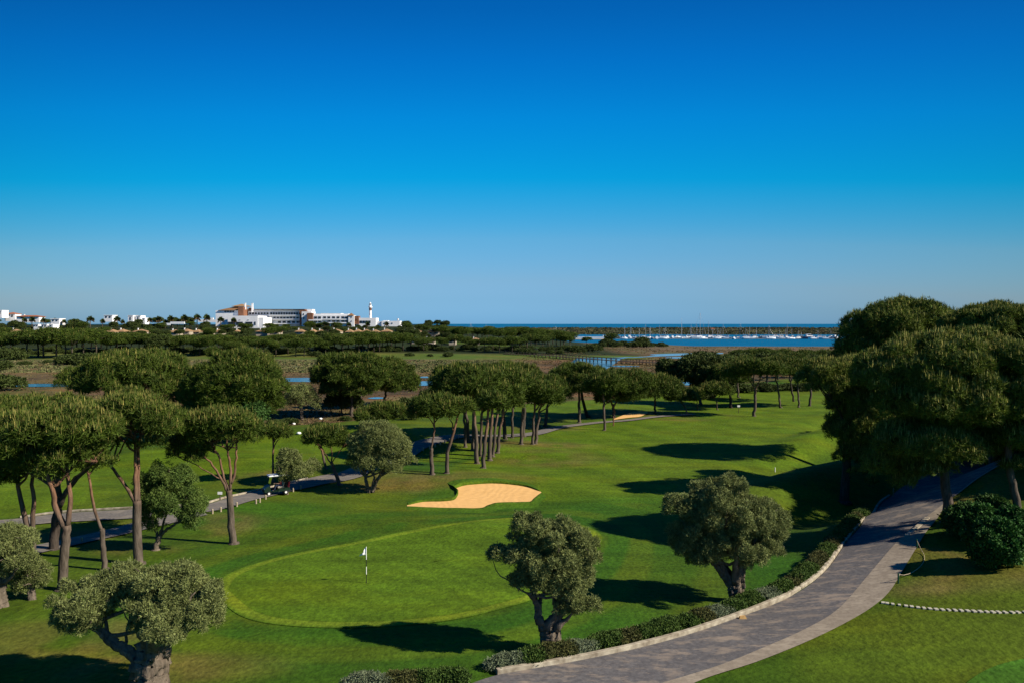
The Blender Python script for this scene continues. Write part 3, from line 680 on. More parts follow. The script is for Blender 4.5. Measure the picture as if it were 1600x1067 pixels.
def pine_tree(base, limbs, crown, label, rc=.8, spacing=.17, size=1.0, group=None, name='umbrella_pine', cat='pine tree', depth=1.0, st=None, seed=None, candles=.45,
              zmin=-.3, red=.45, auto=5, trunk=None, maxn=30000, low=GREY, high=RED, fill=.3, flat=.8, Y=None, cover=1.12, gnarl=.0, wob=None):
    """base: photo point of the foot; limbs: lists of (px, py, depth offset m) with radii; crown: (px, py, rx px, ry px[, dy m])"""
    st = st or PINE; seed = seed if seed is not None else int(base[0]*7+base[1]); rng = np.random.default_rng(abs(seed))
    if Y is None: bx, by, bz = G(*base)
    else:
        bx, by, bz = at(base[0], base[1], Y); bz = float(H(bx, by))
    s = by/F
    a0 = at(base[0], base[1], by); dz0 = a0[2]-bz
    def loc(px, py, dy=0):
        p = at(px, py, by+dy); return np.array([p[0]-bx, dy, p[2]-bz])
    root = empty(name, (bx, by, bz), label, cat, group)
    tb = B(); ztop = max(loc(c[0], c[1]-c[3])[2] for c in crown); gr = gnarl
    E = []
    for c in crown:
        dy = c[4] if len(c) > 4 else 0; rx = c[2]*s*1.1; rz = c[3]*s*1.12
        E.append((loc(c[0], c[1], dy), (rx, rx*depth, rz)))
    z0, z1 = ztop*red*.6, ztop*red*1.3
    tips = []
    for L in limbs:
        P = [loc(*q) if len(q) < 4 else loc(*q[:3]) for q in L[0]]
        if L[0][0][:2] == tuple(base): P[0] = np.array([0, 0, -.15])
        Q = add_limb(tb, P, L[1]*.84, L[2]*.84, rng, z0, z1, 26 if gr else 12, 18 if gr else 8, (wob if wob is not None else .03*s/.045)*min(1, ztop/10), low, high, gr); tips.append((Q, L[2]))
        if L[0][0][:2] == tuple(base) and not gr:   # root flare
            tb.tube([Q[0]+(0, 0, -.05), Q[0]+(0, 0, .25), Q[0]*.5+Q[1]*.5], [L[1]*1.45, L[1]*1.12, L[1]*.9], 8, low)
    # secondary limbs reaching into the crown
    for (Q, r) in tips:
        if r > .16 and not gr: continue
        for q in range(auto):
            e = E[rng.integers(len(E))]; near = min(E, key=lambda e: np.linalg.norm(e[0]-Q[-1])); e = near if rng.random() < .7 else e
            d = sphdir(1, rng, -.2)[0]; end = e[0]+d*np.array(e[1])*np.array([.75, .75, .55])
            if end[2] < Q[-1][2]-.5: end[2] = Q[-1][2]+.3
            i = rng.integers(len(Q)*2//3, len(Q)); st_ = Q[i]; midp = st_*.5+end*.5+np.array([0, 0, -.08*np.linalg.norm(end-st_)])
            add_limb(tb, [st_, midp, end], max(.03, r*.8), .02, rng, z0, z1, 7, 5, .05, low, high)
    if gr:
        for q in range(26 if s < .06 else 10):
            e = E[rng.integers(len(E))]; Q = min((a for a, _ in tips), key=lambda a: np.linalg.norm(a[-1]-e[0])); d_ = sphdir(1, rng, -.4)[0]; end = e[0]+d_*np.array(e[1])*.9
            m_ = Q[-1]*.4+end*.6+rng.normal(0, .25, 3)
            add_limb(tb, [Q[rng.integers(len(Q)*2//3, len(Q))], m_, end], .055, .012, rng, 0, 1, 8, 5, .05, (.16, .13, .10), (.16, .13, .10))
    tb.obj('trunk', 'olivebark' if gr else 'bark', root, smooth=True)
    cb = B(); cl = subclumps(E, rc, rng, zmin, flat, cover)
    if not gr and spacing < .2:      # ragged underside and a few tufts standing proud
        for q in range(int(5*len(E))):
            e = E[rng.integers(len(E))]; a_ = rng.uniform(0, 6.28); low_ = rng.random() < .65; zz_ = rng.uniform(-1.0, -.45) if low_ else rng.uniform(.3, .95)
            h_ = sqrt(max(0, 1-zz_*zz_))*rng.uniform(.7, 1.05); k_ = rc*rng.uniform(.35, .7); cl.append((e[0]+np.array([cos(a_)*h_, sin(a_)*h_, zz_*(1.1 if low_ else 1.02)])*np.array(e[1]), np.array([k_*1.3, k_*1.3, k_*.6])))
    if gr:      # stray shoots and inner clumps
        for c_, r_ in list(cl):
            u_ = rng.random()
            if u_ < .30:
                e = min(E, key=lambda e: np.linalg.norm((e[0]-c_)/e[1])); d_ = unit((c_-e[0])/e[1]); cl.append((c_+d_*rc*rng.uniform(.5, 1.1), np.array([rc*.45, rc*.45, rc*.6])))
            elif u_ < .6:
                e = min(E, key=lambda e: np.linalg.norm((e[0]-c_)/e[1])); cl.append((e[0]+(c_-e[0])*rng.uniform(.2, .7), r_*.9))
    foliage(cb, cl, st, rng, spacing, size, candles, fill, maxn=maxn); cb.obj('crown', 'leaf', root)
    return root
def simple(base, crown, tr=.22, lean=None, fork=None, cy=None):
    """limbs for a plain trunk running into the crown"""
    c = crown[0]; tx, ty = (lean or (c[0], c[1]+c[3]*.35)); bx, by = base
    L = [([base, ((bx*2+tx)/3+ (tx-bx)*.05, (by*2+ty)/3, 0), ((bx+2*tx)/3-(tx-bx)*.05, (by+2*ty)/3, 0), (tx, ty, 0)], tr, tr*.62)]
    return L

# ---- left pine group -------------------------------------------------------------------
LG = 'pines of the left foreground clump'
pine_tree((97, 921), [([(97, 921), (100, 870, 0), (104, 820, 0)], .38, .30), ([(103, 826, 0), (88, 796, 0), (82, 765, -.3), (72, 735, -.5)], .24, .14), ([(104, 822, 0), (110, 785, 0), (107, 750, .3), (100, 705, .4)], .21, .10),
                      ([(107, 755, .3), (120, 742, 0), (152, 720, -.5)], .06, .03)],
          [(95, 672, 80, 36), (55, 690, 60, 38, -1.5), (128, 700, 42, 32, 1), (80, 712, 60, 24, .5)], 'tall forked umbrella pine with a pale sawn stub where its two reddish limbs part', maxn=38000, candles=.8, red=.45, auto=7)
pine_tree((47, 905), [([(47, 905), (49, 855, 0), (49, 832, 0)], .34, .28), ([(49, 836, 0), (38, 800, 0), (29, 768, 0), (25, 730, 0)], .22, .12), ([(50, 836, 0), (52, 790, 0), (50, 740, 0), (46, 715, 0)], .2, .1)],
          [(18, 690, 62, 44), (-40, 700, 60, 45, 1), (30, 725, 45, 20)], 'umbrella pine at the left edge with two reddish stems rising from behind the small olive', maxn=26000, candles=.7, auto=6)
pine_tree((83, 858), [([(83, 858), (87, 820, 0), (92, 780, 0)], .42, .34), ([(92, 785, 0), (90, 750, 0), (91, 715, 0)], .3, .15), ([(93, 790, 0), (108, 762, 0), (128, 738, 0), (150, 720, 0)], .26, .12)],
          [(60, 650, 80, 30, 3), (135, 668, 52, 32, 2), (10, 650, 60, 30, 4)], 'dark leaning umbrella pine on the cart path edge, its trunk parting into a steep V', maxn=26000, candles=.45, low=(.07, .055, .045), high=(.12, .08, .06))  # bark painted darker to stand in for the shade on this trunk
pine_tree((164, 890), [([(164, 890), (161, 855, 0), (159, 826, 0)], .24, .19), ([(159, 828, 0), (148, 798, 0), (141, 765, 0), (137, 735, .5), (130, 712, .5)], .13, .08)],
          [(140, 700, 38, 24, .5)], 'slim crooked umbrella pine with a kinked grey trunk, standing alone between two taller pines', maxn=10000, candles=.3, auto=5)
pine_tree((217, 881), [([(217, 881), (215, 840, 0), (214, 782, 0)], .40, .34), ([(213, 786, 0), (203, 770, 0), (185, 742, .3), (165, 716, .5)], .17, .10), ([(212, 785, 0), (212, 745, 0), (211, 705, 0), (210, 675, 0)], .2, .1), ([(216, 785, 0), (216, 745, .2), (217, 700, .3), (220, 670, 0)], .17, .08),
                       ([(216, 702, .2), (238, 688, 0), (262, 675, -.4)], .07, .03), ([(211, 694, 0), (196, 686, 0), (178, 680, 0)], .06, .03)],
          [(213, 652, 58, 34), (180, 662, 38, 26, 1), (245, 668, 32, 22, -.5), (200, 640, 40, 28, 1.5)], 'tall umbrella pine with straight grey trunk and a side limb slanting far left', maxn=34000, candles=.8, auto=7)
pine_tree((365, 849), [([(365, 849), (361, 810, 0), (358, 765, 0)], .37, .28), ([(357, 768, 0), (340, 738, -.3), (322, 715, -.6), (305, 700, -.8)], .13, .06), ([(358, 768, 0), (347, 735, 0), (342, 712, 0), (330, 690, .3)], .14, .07), ([(358, 765, 0), (360, 735, 0), (356, 708, 0), (354, 680, 0)], .15, .08),
                       ([(361, 755, 0), (368, 730, .2), (369, 705, .2), (366, 680, .2)], .13, .07), ([(350, 752, 0), (325, 736, 0), (298, 722, 0), (275, 712, 0)], .07, .03)],
          [(335, 668, 58, 23), (372, 668, 30, 20, .5), (300, 680, 32, 20, 1), (292, 700, 30, 15, -.5), (345, 660, 42, 18, -1.5)], 'flat-topped umbrella pine with a candelabra of bare pinkish limbs, beside the leafy pepper tree', rc=.85, maxn=30000, candles=.8, red=.5, auto=7)
pine_tree((427, 752), simple((427, 752), [(427, 674, 24, 13)], .16), [(427, 676, 23, 13), (414, 680, 14, 9), (440, 678, 14, 10)], 'small lollipop pine on a thin straight trunk behind the golf cart', rc=.6, maxn=9000, candles=.45, size=1.2, spacing=.2)
pine_tree((531, 757), [([(531, 757), (523, 735, 0), (517, 722, 0)], .26, .2), ([(517, 723, 0), (506, 705, 0), (500, 690, 0)], .1, .05), ([(518, 722, 0), (518, 705, 0), (514, 690, 0)], .1, .05), ([(519, 722, 0), (530, 706, 0), (540, 692, 0)], .07, .04)],
          [(508, 685, 30, 18), (528, 692, 22, 14, .4), (490, 680, 16, 12), (515, 676, 22, 10)], 'young leaning pine with three dark limbs beside the cart path', rc=.65, maxn=14000, candles=.5, size=1.2, spacing=.2)
pine_tree((510, 732), simple((510, 732), [(500, 690, 12, 10)], .2), [(500, 688, 14, 9)], 'short pale trunk pine directly behind the young leaning pine', rc=.6, maxn=3000, size=1.2, spacing=.25)

# ---- olives ---------------------------------------------------------------------------
def olive(base, limbs, crown, label, rc=.45, spacing=.11, size=1.0, maxn=26000, depth=.95, **k):
    return pine_tree(base, limbs, crown, label, rc=rc, spacing=spacing, size=size, name='olive_tree', cat='olive tree', st=OLIVE, candles=0, zmin=-.85, maxn=maxn, flat=.95, fill=.14,
                     low=OLB, high=OLB, gnarl=.34, depth=depth, cover=k.pop('cover', .58), wob=.04, **k)
olive((237, 1078), [([(237, 1078), (236, 1050, 0), (240, 1020, 0), (236, 1000, 0)], .95, .62), ([(240, 1062, 0), (252, 1030, 0), (254, 1002, -.2), (262, 985, -.2)], .62, .26), ([(226, 1040, 0), (205, 1020, 0), (180, 1005, 0), (155, 985, 0), (148, 965, 0)], .34, .15),
                    ([(258, 1000, -.2), (290, 985, -.4), (312, 972, -.4)], .14, .07), ([(232, 1010, 0), (222, 985, .3), (225, 950, .4)], .2, .09), ([(196, 1008, 0), (199, 985, 0), (203, 960, .2)], .07, .04)],
      [(128, 945, 42, 38), (165, 925, 40, 28, .5), (112, 975, 24, 24, -.3), (205, 900, 26, 20, .8), (250, 930, 50, 38, .2), (300, 940, 46, 42), (265, 975, 46, 28, -.6), (320, 962, 26, 32, .2), (275, 905, 40, 26, .6), (230, 960, 28, 30, -.4)],
      'large old olive with a massive gnarled trunk and split crown, low in the left corner', rc=.36, maxn=60000, seed=5, spacing=.092)
olive((861, 1021), [([(861, 1021), (859, 1000, 0), (855, 978, 0)], .46, .38), ([(866, 1010, 0), (868, 985, 0), (869, 965, 0), (872, 930, .2)], .34, .15), ([(852, 982, 0), (843, 965, 0), (841, 945, 0), (828, 925, 0)], .26, .13), ([(841, 947, 0), (850, 925, .3), (856, 900, .3)], .12, .06), ([(872, 945, 0), (890, 930, -.2), (905, 915, -.2)], .1, .05)],
      [(862, 870, 54, 46), (828, 835, 30, 30), (900, 880, 36, 44, .2), (784, 866, 22, 11), (812, 868, 28, 17), (838, 905, 38, 26), (912, 945, 24, 14, -.3), (885, 950, 18, 14, -.2), (880, 838, 34, 26, .3), (884, 915, 30, 26)],
      'upright olive tree beside the clipped kerb hedge, nearest the putting green', rc=.34, maxn=50000, seed=8, spacing=.092)
olive((1151, 939), [([(1151, 939), (1147, 918, 0), (1148, 905, 0)], .5, .42), ([(1144, 915, 0), (1133, 900, 0), (1122, 885, 0), (1108, 872, 0)], .32, .17), ([(1156, 928, 0), (1158, 905, 0), (1161, 885, 0), (1166, 862, 0)], .3, .14), ([(1110, 875, 0), (1095, 880, 0), (1078, 870, 0)], .08, .04), ([(1122, 886, 0), (1125, 850, 0), (1130, 820, 0)], .12, .05)],
      [(1130, 800, 56, 48), (1175, 835, 46, 46, .2), (1085, 835, 40, 40), (1065, 790, 28, 16), (1120, 765, 38, 26, .2), (1195, 815, 30, 34), (1140, 855, 60, 30), (1200, 850, 26, 28), (1100, 862, 34, 22)],
      'wide round olive tree with a V-shaped trunk left of the curving road', rc=.40, maxn=60000, seed=13, spacing=.10)
olive((577, 769), [([(577, 769), (573, 755, 0), (570, 735, 0)], .24, .15), ([(582, 768, 0), (588, 752, 0), (600, 735, 0)], .26, .15), ([(578, 768, 0), (584, 750, 0), (584, 730, 0)], .14, .08)],
      [(592, 700, 42, 32), (560, 700, 20, 22), (620, 705, 22, 28), (590, 680, 32, 20), (628, 712, 14, 16), (575, 722, 26, 16), (605, 725, 26, 14)],
      'bushy round silver olive between the bunker and the cart path', rc=.75, maxn=26000, size=1.35, spacing=.16, seed=21)
olive((447, 772), [([(447, 772), (447, 760, 0), (450, 745, 0)], .3, .18)], [(452, 728, 22, 22), (440, 742, 16, 12), (468, 738, 18, 14), (450, 712, 14, 12), (490, 728, 13, 11, 1)],
      'small grey olive standing against the golf cart', rc=.5, maxn=12000, size=1.25, spacing=.15, seed=22)
olive((2, 948), [([(2, 948), (0, 925, 0), (4, 900, 0)], .4, .25), ([(4, 905, 0), (12, 885, 0), (20, 870, 0)], .14, .07)], [(15, 858, 36, 34), (-10, 860, 40, 40), (35, 880, 22, 18), (8, 835, 28, 18)],
      'olive cut off by the left edge of the picture', rc=.5, maxn=22000, seed=31, spacing=.11)
olive((51, 936), [([(51, 936), (49, 922, 0), (50, 908, 0)], .26, .16)], [(45, 908, 24, 16), (58, 896, 18, 14), (32, 915, 12, 10)], 'low sucker-like olive at the foot of a pine by the left edge', rc=.4, maxn=9000, seed=32, spacing=.11)
olive((472, 655), [([(472, 655), (471, 645, 0), (470, 632, 0)], .35, .22)], [(470, 618, 24, 17), (455, 625, 14, 12), (487, 625, 12, 14)], 'dusky olive at the marsh edge behind the tee', rc=.9, maxn=7000, size=2, spacing=.28, seed=33)
# pepper tree
pine_tree((243, 859), [([(243, 859), (246, 845, 0), (252, 832, 0)], .28, .2), ([(252, 834, 0), (268, 822, 0), (282, 812, 0)], .16, .09), ([(247, 842, 0), (243, 825, 0), (245, 800, 0)], .14, .07), ([(250, 834, 0), (258, 810, 0), (265, 780, 0)], .12, .06)],
          [(262, 778, 40, 34), (236, 802, 24, 26), (292, 790, 26, 26), (275, 750, 28, 24), (232, 760, 20, 20), (300, 800, 16, 20), (255, 742, 22, 20)], 'drooping leafy pepper tree on the grass just past the old olive', name='pepper_tree', cat='tree', st=PEPPER, candles=0,
          zmin=-.8, rc=.34, spacing=.13, maxn=22000, flat=1.25, depth=.9, low=OLB, high=OLB, cover=.42, fill=.12, seed=41, wob=.05)

# ---- middle distance ------------------------------------------------------------------
def mid(base, crown, label, tr=.24, group=None, limbs=None, **k):
    crown = [(c[0], c[1]-c[3]*.06, c[2]*1.1, c[3]*1.14, *c[4:]) for c in crown]
    kw = dict(rc=1.0, spacing=.28, size=1.7, maxn=7000, candles=.35, auto=3, red=.5); kw.update(k)
    return pine_tree(base, limbs or simple(base, crown, tr), crown, label, group=group, **kw)
mid((150, 648), [(215, 598, 72, 40), (260, 615, 50, 36, -2), (170, 600, 45, 34, 3), (215, 575, 60, 22, 1)], 'broad dark pine mass with three merged domes, left of the round dark pine', limbs=simple((215, 652), [(215, 600, 60, 30)], .5), Y=126, maxn=20000, rc=1.4)
mid((125, 640), [(125, 600, 30, 20)], 'low dark round pine at the left end of the marsh-edge pines', Y=135, maxn=6000, rc=1.3)
mid((410, 672), [(370, 600, 62, 40), (350, 625, 52, 36, -1), (400, 618, 36, 40, 1), (375, 575, 45, 22)], 'large round dark pine overgrown with ivy green leaves, left of the dusky olive', limbs=simple((408, 672), [(395, 610, 60, 30)], .4), Y=116, maxn=22000, rc=1.4, zmin=-.6)
pine_tree((340, 672), simple((340, 672), [(340, 650, 30, 20)], .2), [(320, 650, 34, 22), (365, 655, 40, 22, 1), (390, 645, 22, 26)], 'bright green leafy thicket under the round dark pine', name='leafy_tree', cat='tree', st=LEAFY, candles=0, zmin=-.8, rc=1.2, spacing=.32, size=2, maxn=9000, Y=113)
olive((292, 690), [([(292, 690), (291, 680, 0), (290, 668, 0)], .2, .12)], [(287, 660, 18, 15), (275, 668, 12, 12)], 'hazy grey olive half hidden behind the tall forked pines', rc=.8, maxn=4000, size=2, spacing=.28, seed=34)
mid((549, 650), [(545, 590, 46, 28), (520, 590, 28, 28, 1), (560, 578, 40, 22), (540, 610, 36, 16)], 'tall dark pine with thick straight trunk, left one of the pair before the marsh', tr=.42, limbs=[([(549, 650), (549, 625, 0), (548, 600, 0)], .45, .35)], maxn=16000, zmin=-.45, candles=.3)
mid((560, 640), [(572, 592, 28, 28, 2)], 'slanting middle pine between the two big marsh-side pines', tr=.3, maxn=5000, limbs=[([(560, 640), (563, 622, 0), (568, 600, 0)], .34, .25)])
mid((598, 634), [(605, 598, 42, 26), (625, 603, 24, 20), (600, 580, 30, 18)], 'tall olive-green pine, right one of the pair before the marsh', tr=.38, maxn=13000, zmin=-.4, candles=.35)
pine_tree((533, 648), simple((533, 648), [(535, 625, 20, 10)], .2), [(533, 626, 24, 13), (552, 630, 14, 12)], 'small black-green holm oak in the shade of the marsh-side pines', name='holm_oak', cat='tree', st=OAK, candles=0, rc=.9, spacing=.3, size=1.7, maxn=5000, zmin=-.5)
mid((600, 668), [(585, 650, 26, 12), (605, 645, 30, 13, .5), (570, 652, 16, 10)], 'low flat hedge-like pine on a crooked pale stem beyond the silver olive', tr=.16, limbs=[([(600, 668), (603, 660, 0), (612, 648, 0)], .16, .1), ([(600, 668), (597, 660, 0), (590, 650, 0)], .12, .08)], maxn=8000, rc=.8, size=1.5, candles=.5)
mid((675, 741), [(682, 638, 34, 18), (665, 645, 20, 14), (700, 645, 18, 12)], 'pine with a crooked red stem bent at its top, left of the trunk cluster', limbs=[([(675, 741), (674, 715, 0), (674, 700, 0)], .3, .22), ([(674, 702, 0), (677, 685, 0), (679, 665, 0), (678, 645, 0)], .13, .09), ([(679, 667, 0), (674, 658, 0), (670, 650, 0)], .09, .05)], maxn=9000, rc=.8, spacing=.24, size=1.4)
mid((698, 739), [(715, 637, 22, 14), (728, 640, 14, 11)], 'slim pine leaning right beside the crooked red one', limbs=[([(698, 739), (700, 705, 0), (709, 675, 0), (715, 650, 0)], .28, .12)], maxn=6000, rc=.8, spacing=.24, size=1.4)
CG = 'pines of the close trunk cluster in the centre'
clu = [((727, 698), (722, 612, 30, 22), 'left rear pine of the central cluster, its dark trunk upright'), ((739, 703), (742, 608, 26, 18), 'thin pine second from the left in the central cluster'), ((745, 724), (735, 600, 40, 26), 'stout grey pine at the front of the central cluster with the widest crown'),
       ((751, 712), (758, 605, 26, 20), 'slim pine tucked right behind the stout grey one of the cluster'), ((755, 731), (770, 628, 20, 10), 'frontmost cluster pine, pink trunk with a pale sawn scar'), ((765, 719), (775, 612, 28, 18), 'front pine of the cluster with a tangle of bare dead branches'),
       ((770, 713), (790, 600, 26, 20), 'reddish slanting pine right of the dead branches'), ((777, 707), (797, 622, 14, 9), 'reddish pine with a small separate round crown low in the cluster'), ((789, 686), (780, 590, 34, 20), 'back pine of the cluster, trunk nearly hidden, high crown'),
       ((800, 684), (805, 592, 30, 20), 'dark back pine in the middle of the cluster'), ((814, 694), (822, 612, 18, 18), 'straight pale pine, left of the right-hand pair pairings'), ((818, 682), (822, 598, 26, 20), 'dark pine behind the straight pale one'),
       ((832, 694), (840, 612, 24, 22), 'left stem pine of the tight twin pair at the cluster end'), ((836, 693), (852, 620, 20, 22), 'right stem pine of the tight twin pair at the cluster end'), ((852, 666), (862, 612, 20, 20), 'short dark pine closing the cluster on the right'),
       ((806, 680), (700, 592, 22, 20), 'x'), ((733, 690), (712, 590, 26, 18), 'dark pine at the far left back of the cluster')]
clu[10] = (clu[10][0], clu[10][1], 'straight pale pine just left of the twin pair in the cluster')
for i, (b_, c_, l_) in enumerate(clu):
    if l_ == 'x': continue
    bx_, by_ = b_; tx = c_[0]*.6+bx_*.4; ty = c_[1]+c_[3]*.4
    lm = [([b_, (bx_*.7+tx*.3, by_*.6+ty*.4, 0), (bx_*.25+tx*.75, by_*.25+ty*.75, 0), (tx, ty, 0)], .26+.05*(i % 3), .14)]
    if i in (4, 5, 6): lm.append(([(bx_+4, ty+22, 0), (bx_+9, ty+12, -.4), (bx_+14, ty+4, -.8)], .07, .03)); lm.append(([(bx_+3, ty+26, 0), (bx_-4, ty+14, .4), (bx_-8, ty+8, .8)], .06, .025))
    if by_ < 726: c_ = (c_[0], c_[1]+3, c_[2]*1.2, c_[3]*1.02)
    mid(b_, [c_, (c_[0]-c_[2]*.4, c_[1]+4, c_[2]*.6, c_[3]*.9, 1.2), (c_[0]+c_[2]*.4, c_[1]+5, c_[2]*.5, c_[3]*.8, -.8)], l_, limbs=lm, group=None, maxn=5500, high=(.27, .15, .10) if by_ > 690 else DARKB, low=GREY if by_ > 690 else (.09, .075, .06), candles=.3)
mid((905, 660), [(905, 602, 42, 26), (885, 608, 26, 26, 1), (925, 596, 30, 18)], 'wide dark pine left of the tall single pine on the fairway edge', tr=.34, maxn=12000, zmin=-.35)
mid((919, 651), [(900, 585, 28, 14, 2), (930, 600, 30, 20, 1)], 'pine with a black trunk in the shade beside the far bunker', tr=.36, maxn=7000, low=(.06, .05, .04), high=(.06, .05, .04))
mid((944, 672), [(943, 602, 26, 16), (935, 610, 18, 12), (955, 606, 16, 12)], 'tall single pine with straight grey trunk on the fairway edge in mid picture', limbs=[([(944, 672), (944, 645, 0), (943, 615, 0)], .26, .18), ([(944, 634, 0), (952, 625, 0), (960, 615, 0)], .08, .04)], maxn=9000, rc=.9)
mid((959, 652), [(975, 602, 36, 22), (958, 620, 22, 18), (985, 620, 20, 18)], 'forking dark pine between the single pine and the lone round one', limbs=[([(959, 652), (959, 642, 0), (958, 632, 0)], .34, .28), ([(958, 634, 0), (953, 622, 0), (950, 610, 0)], .2, .1), ([(959, 634, 0), (966, 622, 0), (970, 608, 0)], .2, .1)], maxn=12000, zmin=-.4)
mid((1023, 645), [(1024, 612, 38, 18), (1005, 612, 22, 18), (1042, 614, 22, 17), (1020, 600, 28, 12)], 'lone round dark pine beside the end of the path', tr=.28, maxn=12000, zmin=-.35)
mid((1074, 646), [(1064, 622, 22, 8), (1072, 618, 14, 8)], 'low spreading young pine on a slanting stem at the path end', tr=.16, limbs=[([(1074, 646), (1070, 636, 0), (1064, 626, 0)], .17, .1)], maxn=5000, rc=.7, candles=.5)
mid((1090, 641), [(1089, 617, 14, 9)], 'smallest young pine next to the low spreading one', tr=.12, maxn=3000, rc=.7, candles=.5)
mid((1121, 640), [(1119, 611, 22, 10), (1130, 614, 12, 8)], 'young pine with a forked stem and tidy dome crown', tr=.14, limbs=[([(1121, 640), (1120, 628, 0), (1114, 618, 0)], .16, .08), ([(1120, 628, 0), (1124, 618, 0)], .1, .06)], maxn=5000, rc=.7, candles=.5)
mid((1178, 650), [(1178, 578, 36, 14), (1155, 585, 22, 12), (1205, 580, 20, 12)], 'spreading pine with antler-like limbs, centre front of the right-hand grove', limbs=[([(1178, 650), (1180, 625, 0), (1181, 606, 0)], .36, .28), ([(1181, 608, 0), (1172, 595, 0), (1165, 583, 0)], .15, .08), ([(1181, 606, 0), (1187, 592, 0), (1186, 580, 0)], .15, .08), ([(1186, 594, 0), (1197, 588, 0), (1205, 578, 0)], .1, .05)], maxn=12000, rc=.9)
mid((1155, 621), [(1150, 578, 24, 14)], 'pale trunked pine behind the antler-limbed pine', tr=.28, maxn=5000)
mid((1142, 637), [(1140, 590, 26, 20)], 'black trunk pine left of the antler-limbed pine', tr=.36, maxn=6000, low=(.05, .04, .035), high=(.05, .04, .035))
mid((1220, 637), [(1212, 578, 26, 18), (1200, 575, 16, 12)], 'pine with a pale trunk slanting left in the right-hand grove', tr=.28, maxn=7000)
mid((1248, 636), [(1246, 582, 24, 20), (1262, 578, 18, 12)], 'upright pale pine right of the slanting one in the grove', tr=.26, maxn=7000)
mid((1265, 634), [(1268, 585, 22, 18)], 'stout pine next to the upright pale one, close to the big right-hand pines', tr=.34, maxn=6000)
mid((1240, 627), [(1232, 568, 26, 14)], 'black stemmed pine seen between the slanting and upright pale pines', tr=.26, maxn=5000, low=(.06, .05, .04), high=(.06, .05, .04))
pine_tree((1095, 632), simple((1095, 632), [(1090, 600, 20, 20)], .4), [(1088, 578, 34, 22), (1060, 585, 26, 16, 2), (1110, 590, 26, 30), (1045, 575, 18, 12, 2)], 'dark broadleaf oak at the water side, left of the right-hand grove', name='holm_oak', cat='tree', st=OAK, candles=0, rc=1.5, spacing=.36, size=2.2, maxn=13000, zmin=-.7)
pine_tree((1125, 615), simple((1125, 615), [(1125, 590, 20, 20)], .35), [(1122, 572, 30, 16), (1135, 592, 22, 22), (1100, 565, 24, 12)], 'second dark broadleaf oak, taller, just right of the first one by the water', name='holm_oak', cat='tree', st=OAK, candles=0, rc=1.5, spacing=.4, size=2.4, maxn=11000, zmin=-.7, Y=190)

PINE_SUNLIT = dict(PINE, base=(.038, .066, .010), alt=(.14, .18, .022), cand=(.46, .40, .11)); PINE_SUNLIT['tri'] = 1  # brighter copy of PINE: sunlit highlights put into needle and candle colour
# ---- big pines on the right -------------------------------------------------------------
big = dict(rc=.95, spacing=.16, candles=1.6, st=PINE_SUNLIT, maxn=60000, zmin=-.35, cover=1.35, auto=8)
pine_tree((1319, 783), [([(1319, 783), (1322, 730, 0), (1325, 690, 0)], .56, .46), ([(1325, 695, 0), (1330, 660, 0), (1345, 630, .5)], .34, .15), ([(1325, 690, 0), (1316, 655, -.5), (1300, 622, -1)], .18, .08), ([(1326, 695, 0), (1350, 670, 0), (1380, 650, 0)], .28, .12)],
          [(1296, 590, 46, 26, -.5), (1338, 592, 50, 36), (1372, 612, 62, 56, .5), (1350, 670, 48, 46), (1400, 680, 52, 46, -1), (1385, 590, 46, 32, 1), (1336, 668, 34, 44), (1356, 712, 42, 32), (1330, 632, 34, 32), (1392, 722, 46, 28, -.5)], 'huge dark pine on the bank with a pale-tipped lobe reaching left', low=(.06, .05, .04), high=(.07, .055, .04), **big)  # trunk shade put into the bark colour, painted nearly black
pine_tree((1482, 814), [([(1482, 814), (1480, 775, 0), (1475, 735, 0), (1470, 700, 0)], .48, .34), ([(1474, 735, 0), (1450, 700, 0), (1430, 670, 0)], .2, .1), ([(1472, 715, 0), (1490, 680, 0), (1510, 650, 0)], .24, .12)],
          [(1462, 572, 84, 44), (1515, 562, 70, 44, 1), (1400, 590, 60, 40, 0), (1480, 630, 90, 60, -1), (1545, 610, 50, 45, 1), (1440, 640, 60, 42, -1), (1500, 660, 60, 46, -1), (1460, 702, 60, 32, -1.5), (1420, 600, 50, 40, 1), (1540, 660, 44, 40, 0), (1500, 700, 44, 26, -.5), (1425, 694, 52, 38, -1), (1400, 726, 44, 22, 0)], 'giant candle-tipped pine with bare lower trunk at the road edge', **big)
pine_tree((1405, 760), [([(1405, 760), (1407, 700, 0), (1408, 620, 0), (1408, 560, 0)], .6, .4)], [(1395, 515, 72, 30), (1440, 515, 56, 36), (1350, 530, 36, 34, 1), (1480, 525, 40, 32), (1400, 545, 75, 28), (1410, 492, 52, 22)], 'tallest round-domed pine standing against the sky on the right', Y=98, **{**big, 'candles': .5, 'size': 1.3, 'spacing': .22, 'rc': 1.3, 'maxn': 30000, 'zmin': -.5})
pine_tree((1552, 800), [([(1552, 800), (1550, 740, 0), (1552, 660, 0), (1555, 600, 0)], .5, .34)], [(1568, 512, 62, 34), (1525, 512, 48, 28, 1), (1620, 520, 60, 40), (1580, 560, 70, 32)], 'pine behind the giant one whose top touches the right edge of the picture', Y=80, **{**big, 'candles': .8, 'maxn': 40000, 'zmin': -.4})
pine_tree((1597, 812), [([(1597, 812), (1586, 770, 0), (1578, 735, 0), (1575, 680, 0)], .34, .26)], [(1595, 640, 56, 50), (1640, 640, 60, 70), (1600, 580, 60, 44, .5), (1590, 690, 40, 30)], 'slanting pine trunk above the dark shrubs at the right edge', **{**big, 'maxn': 30000})
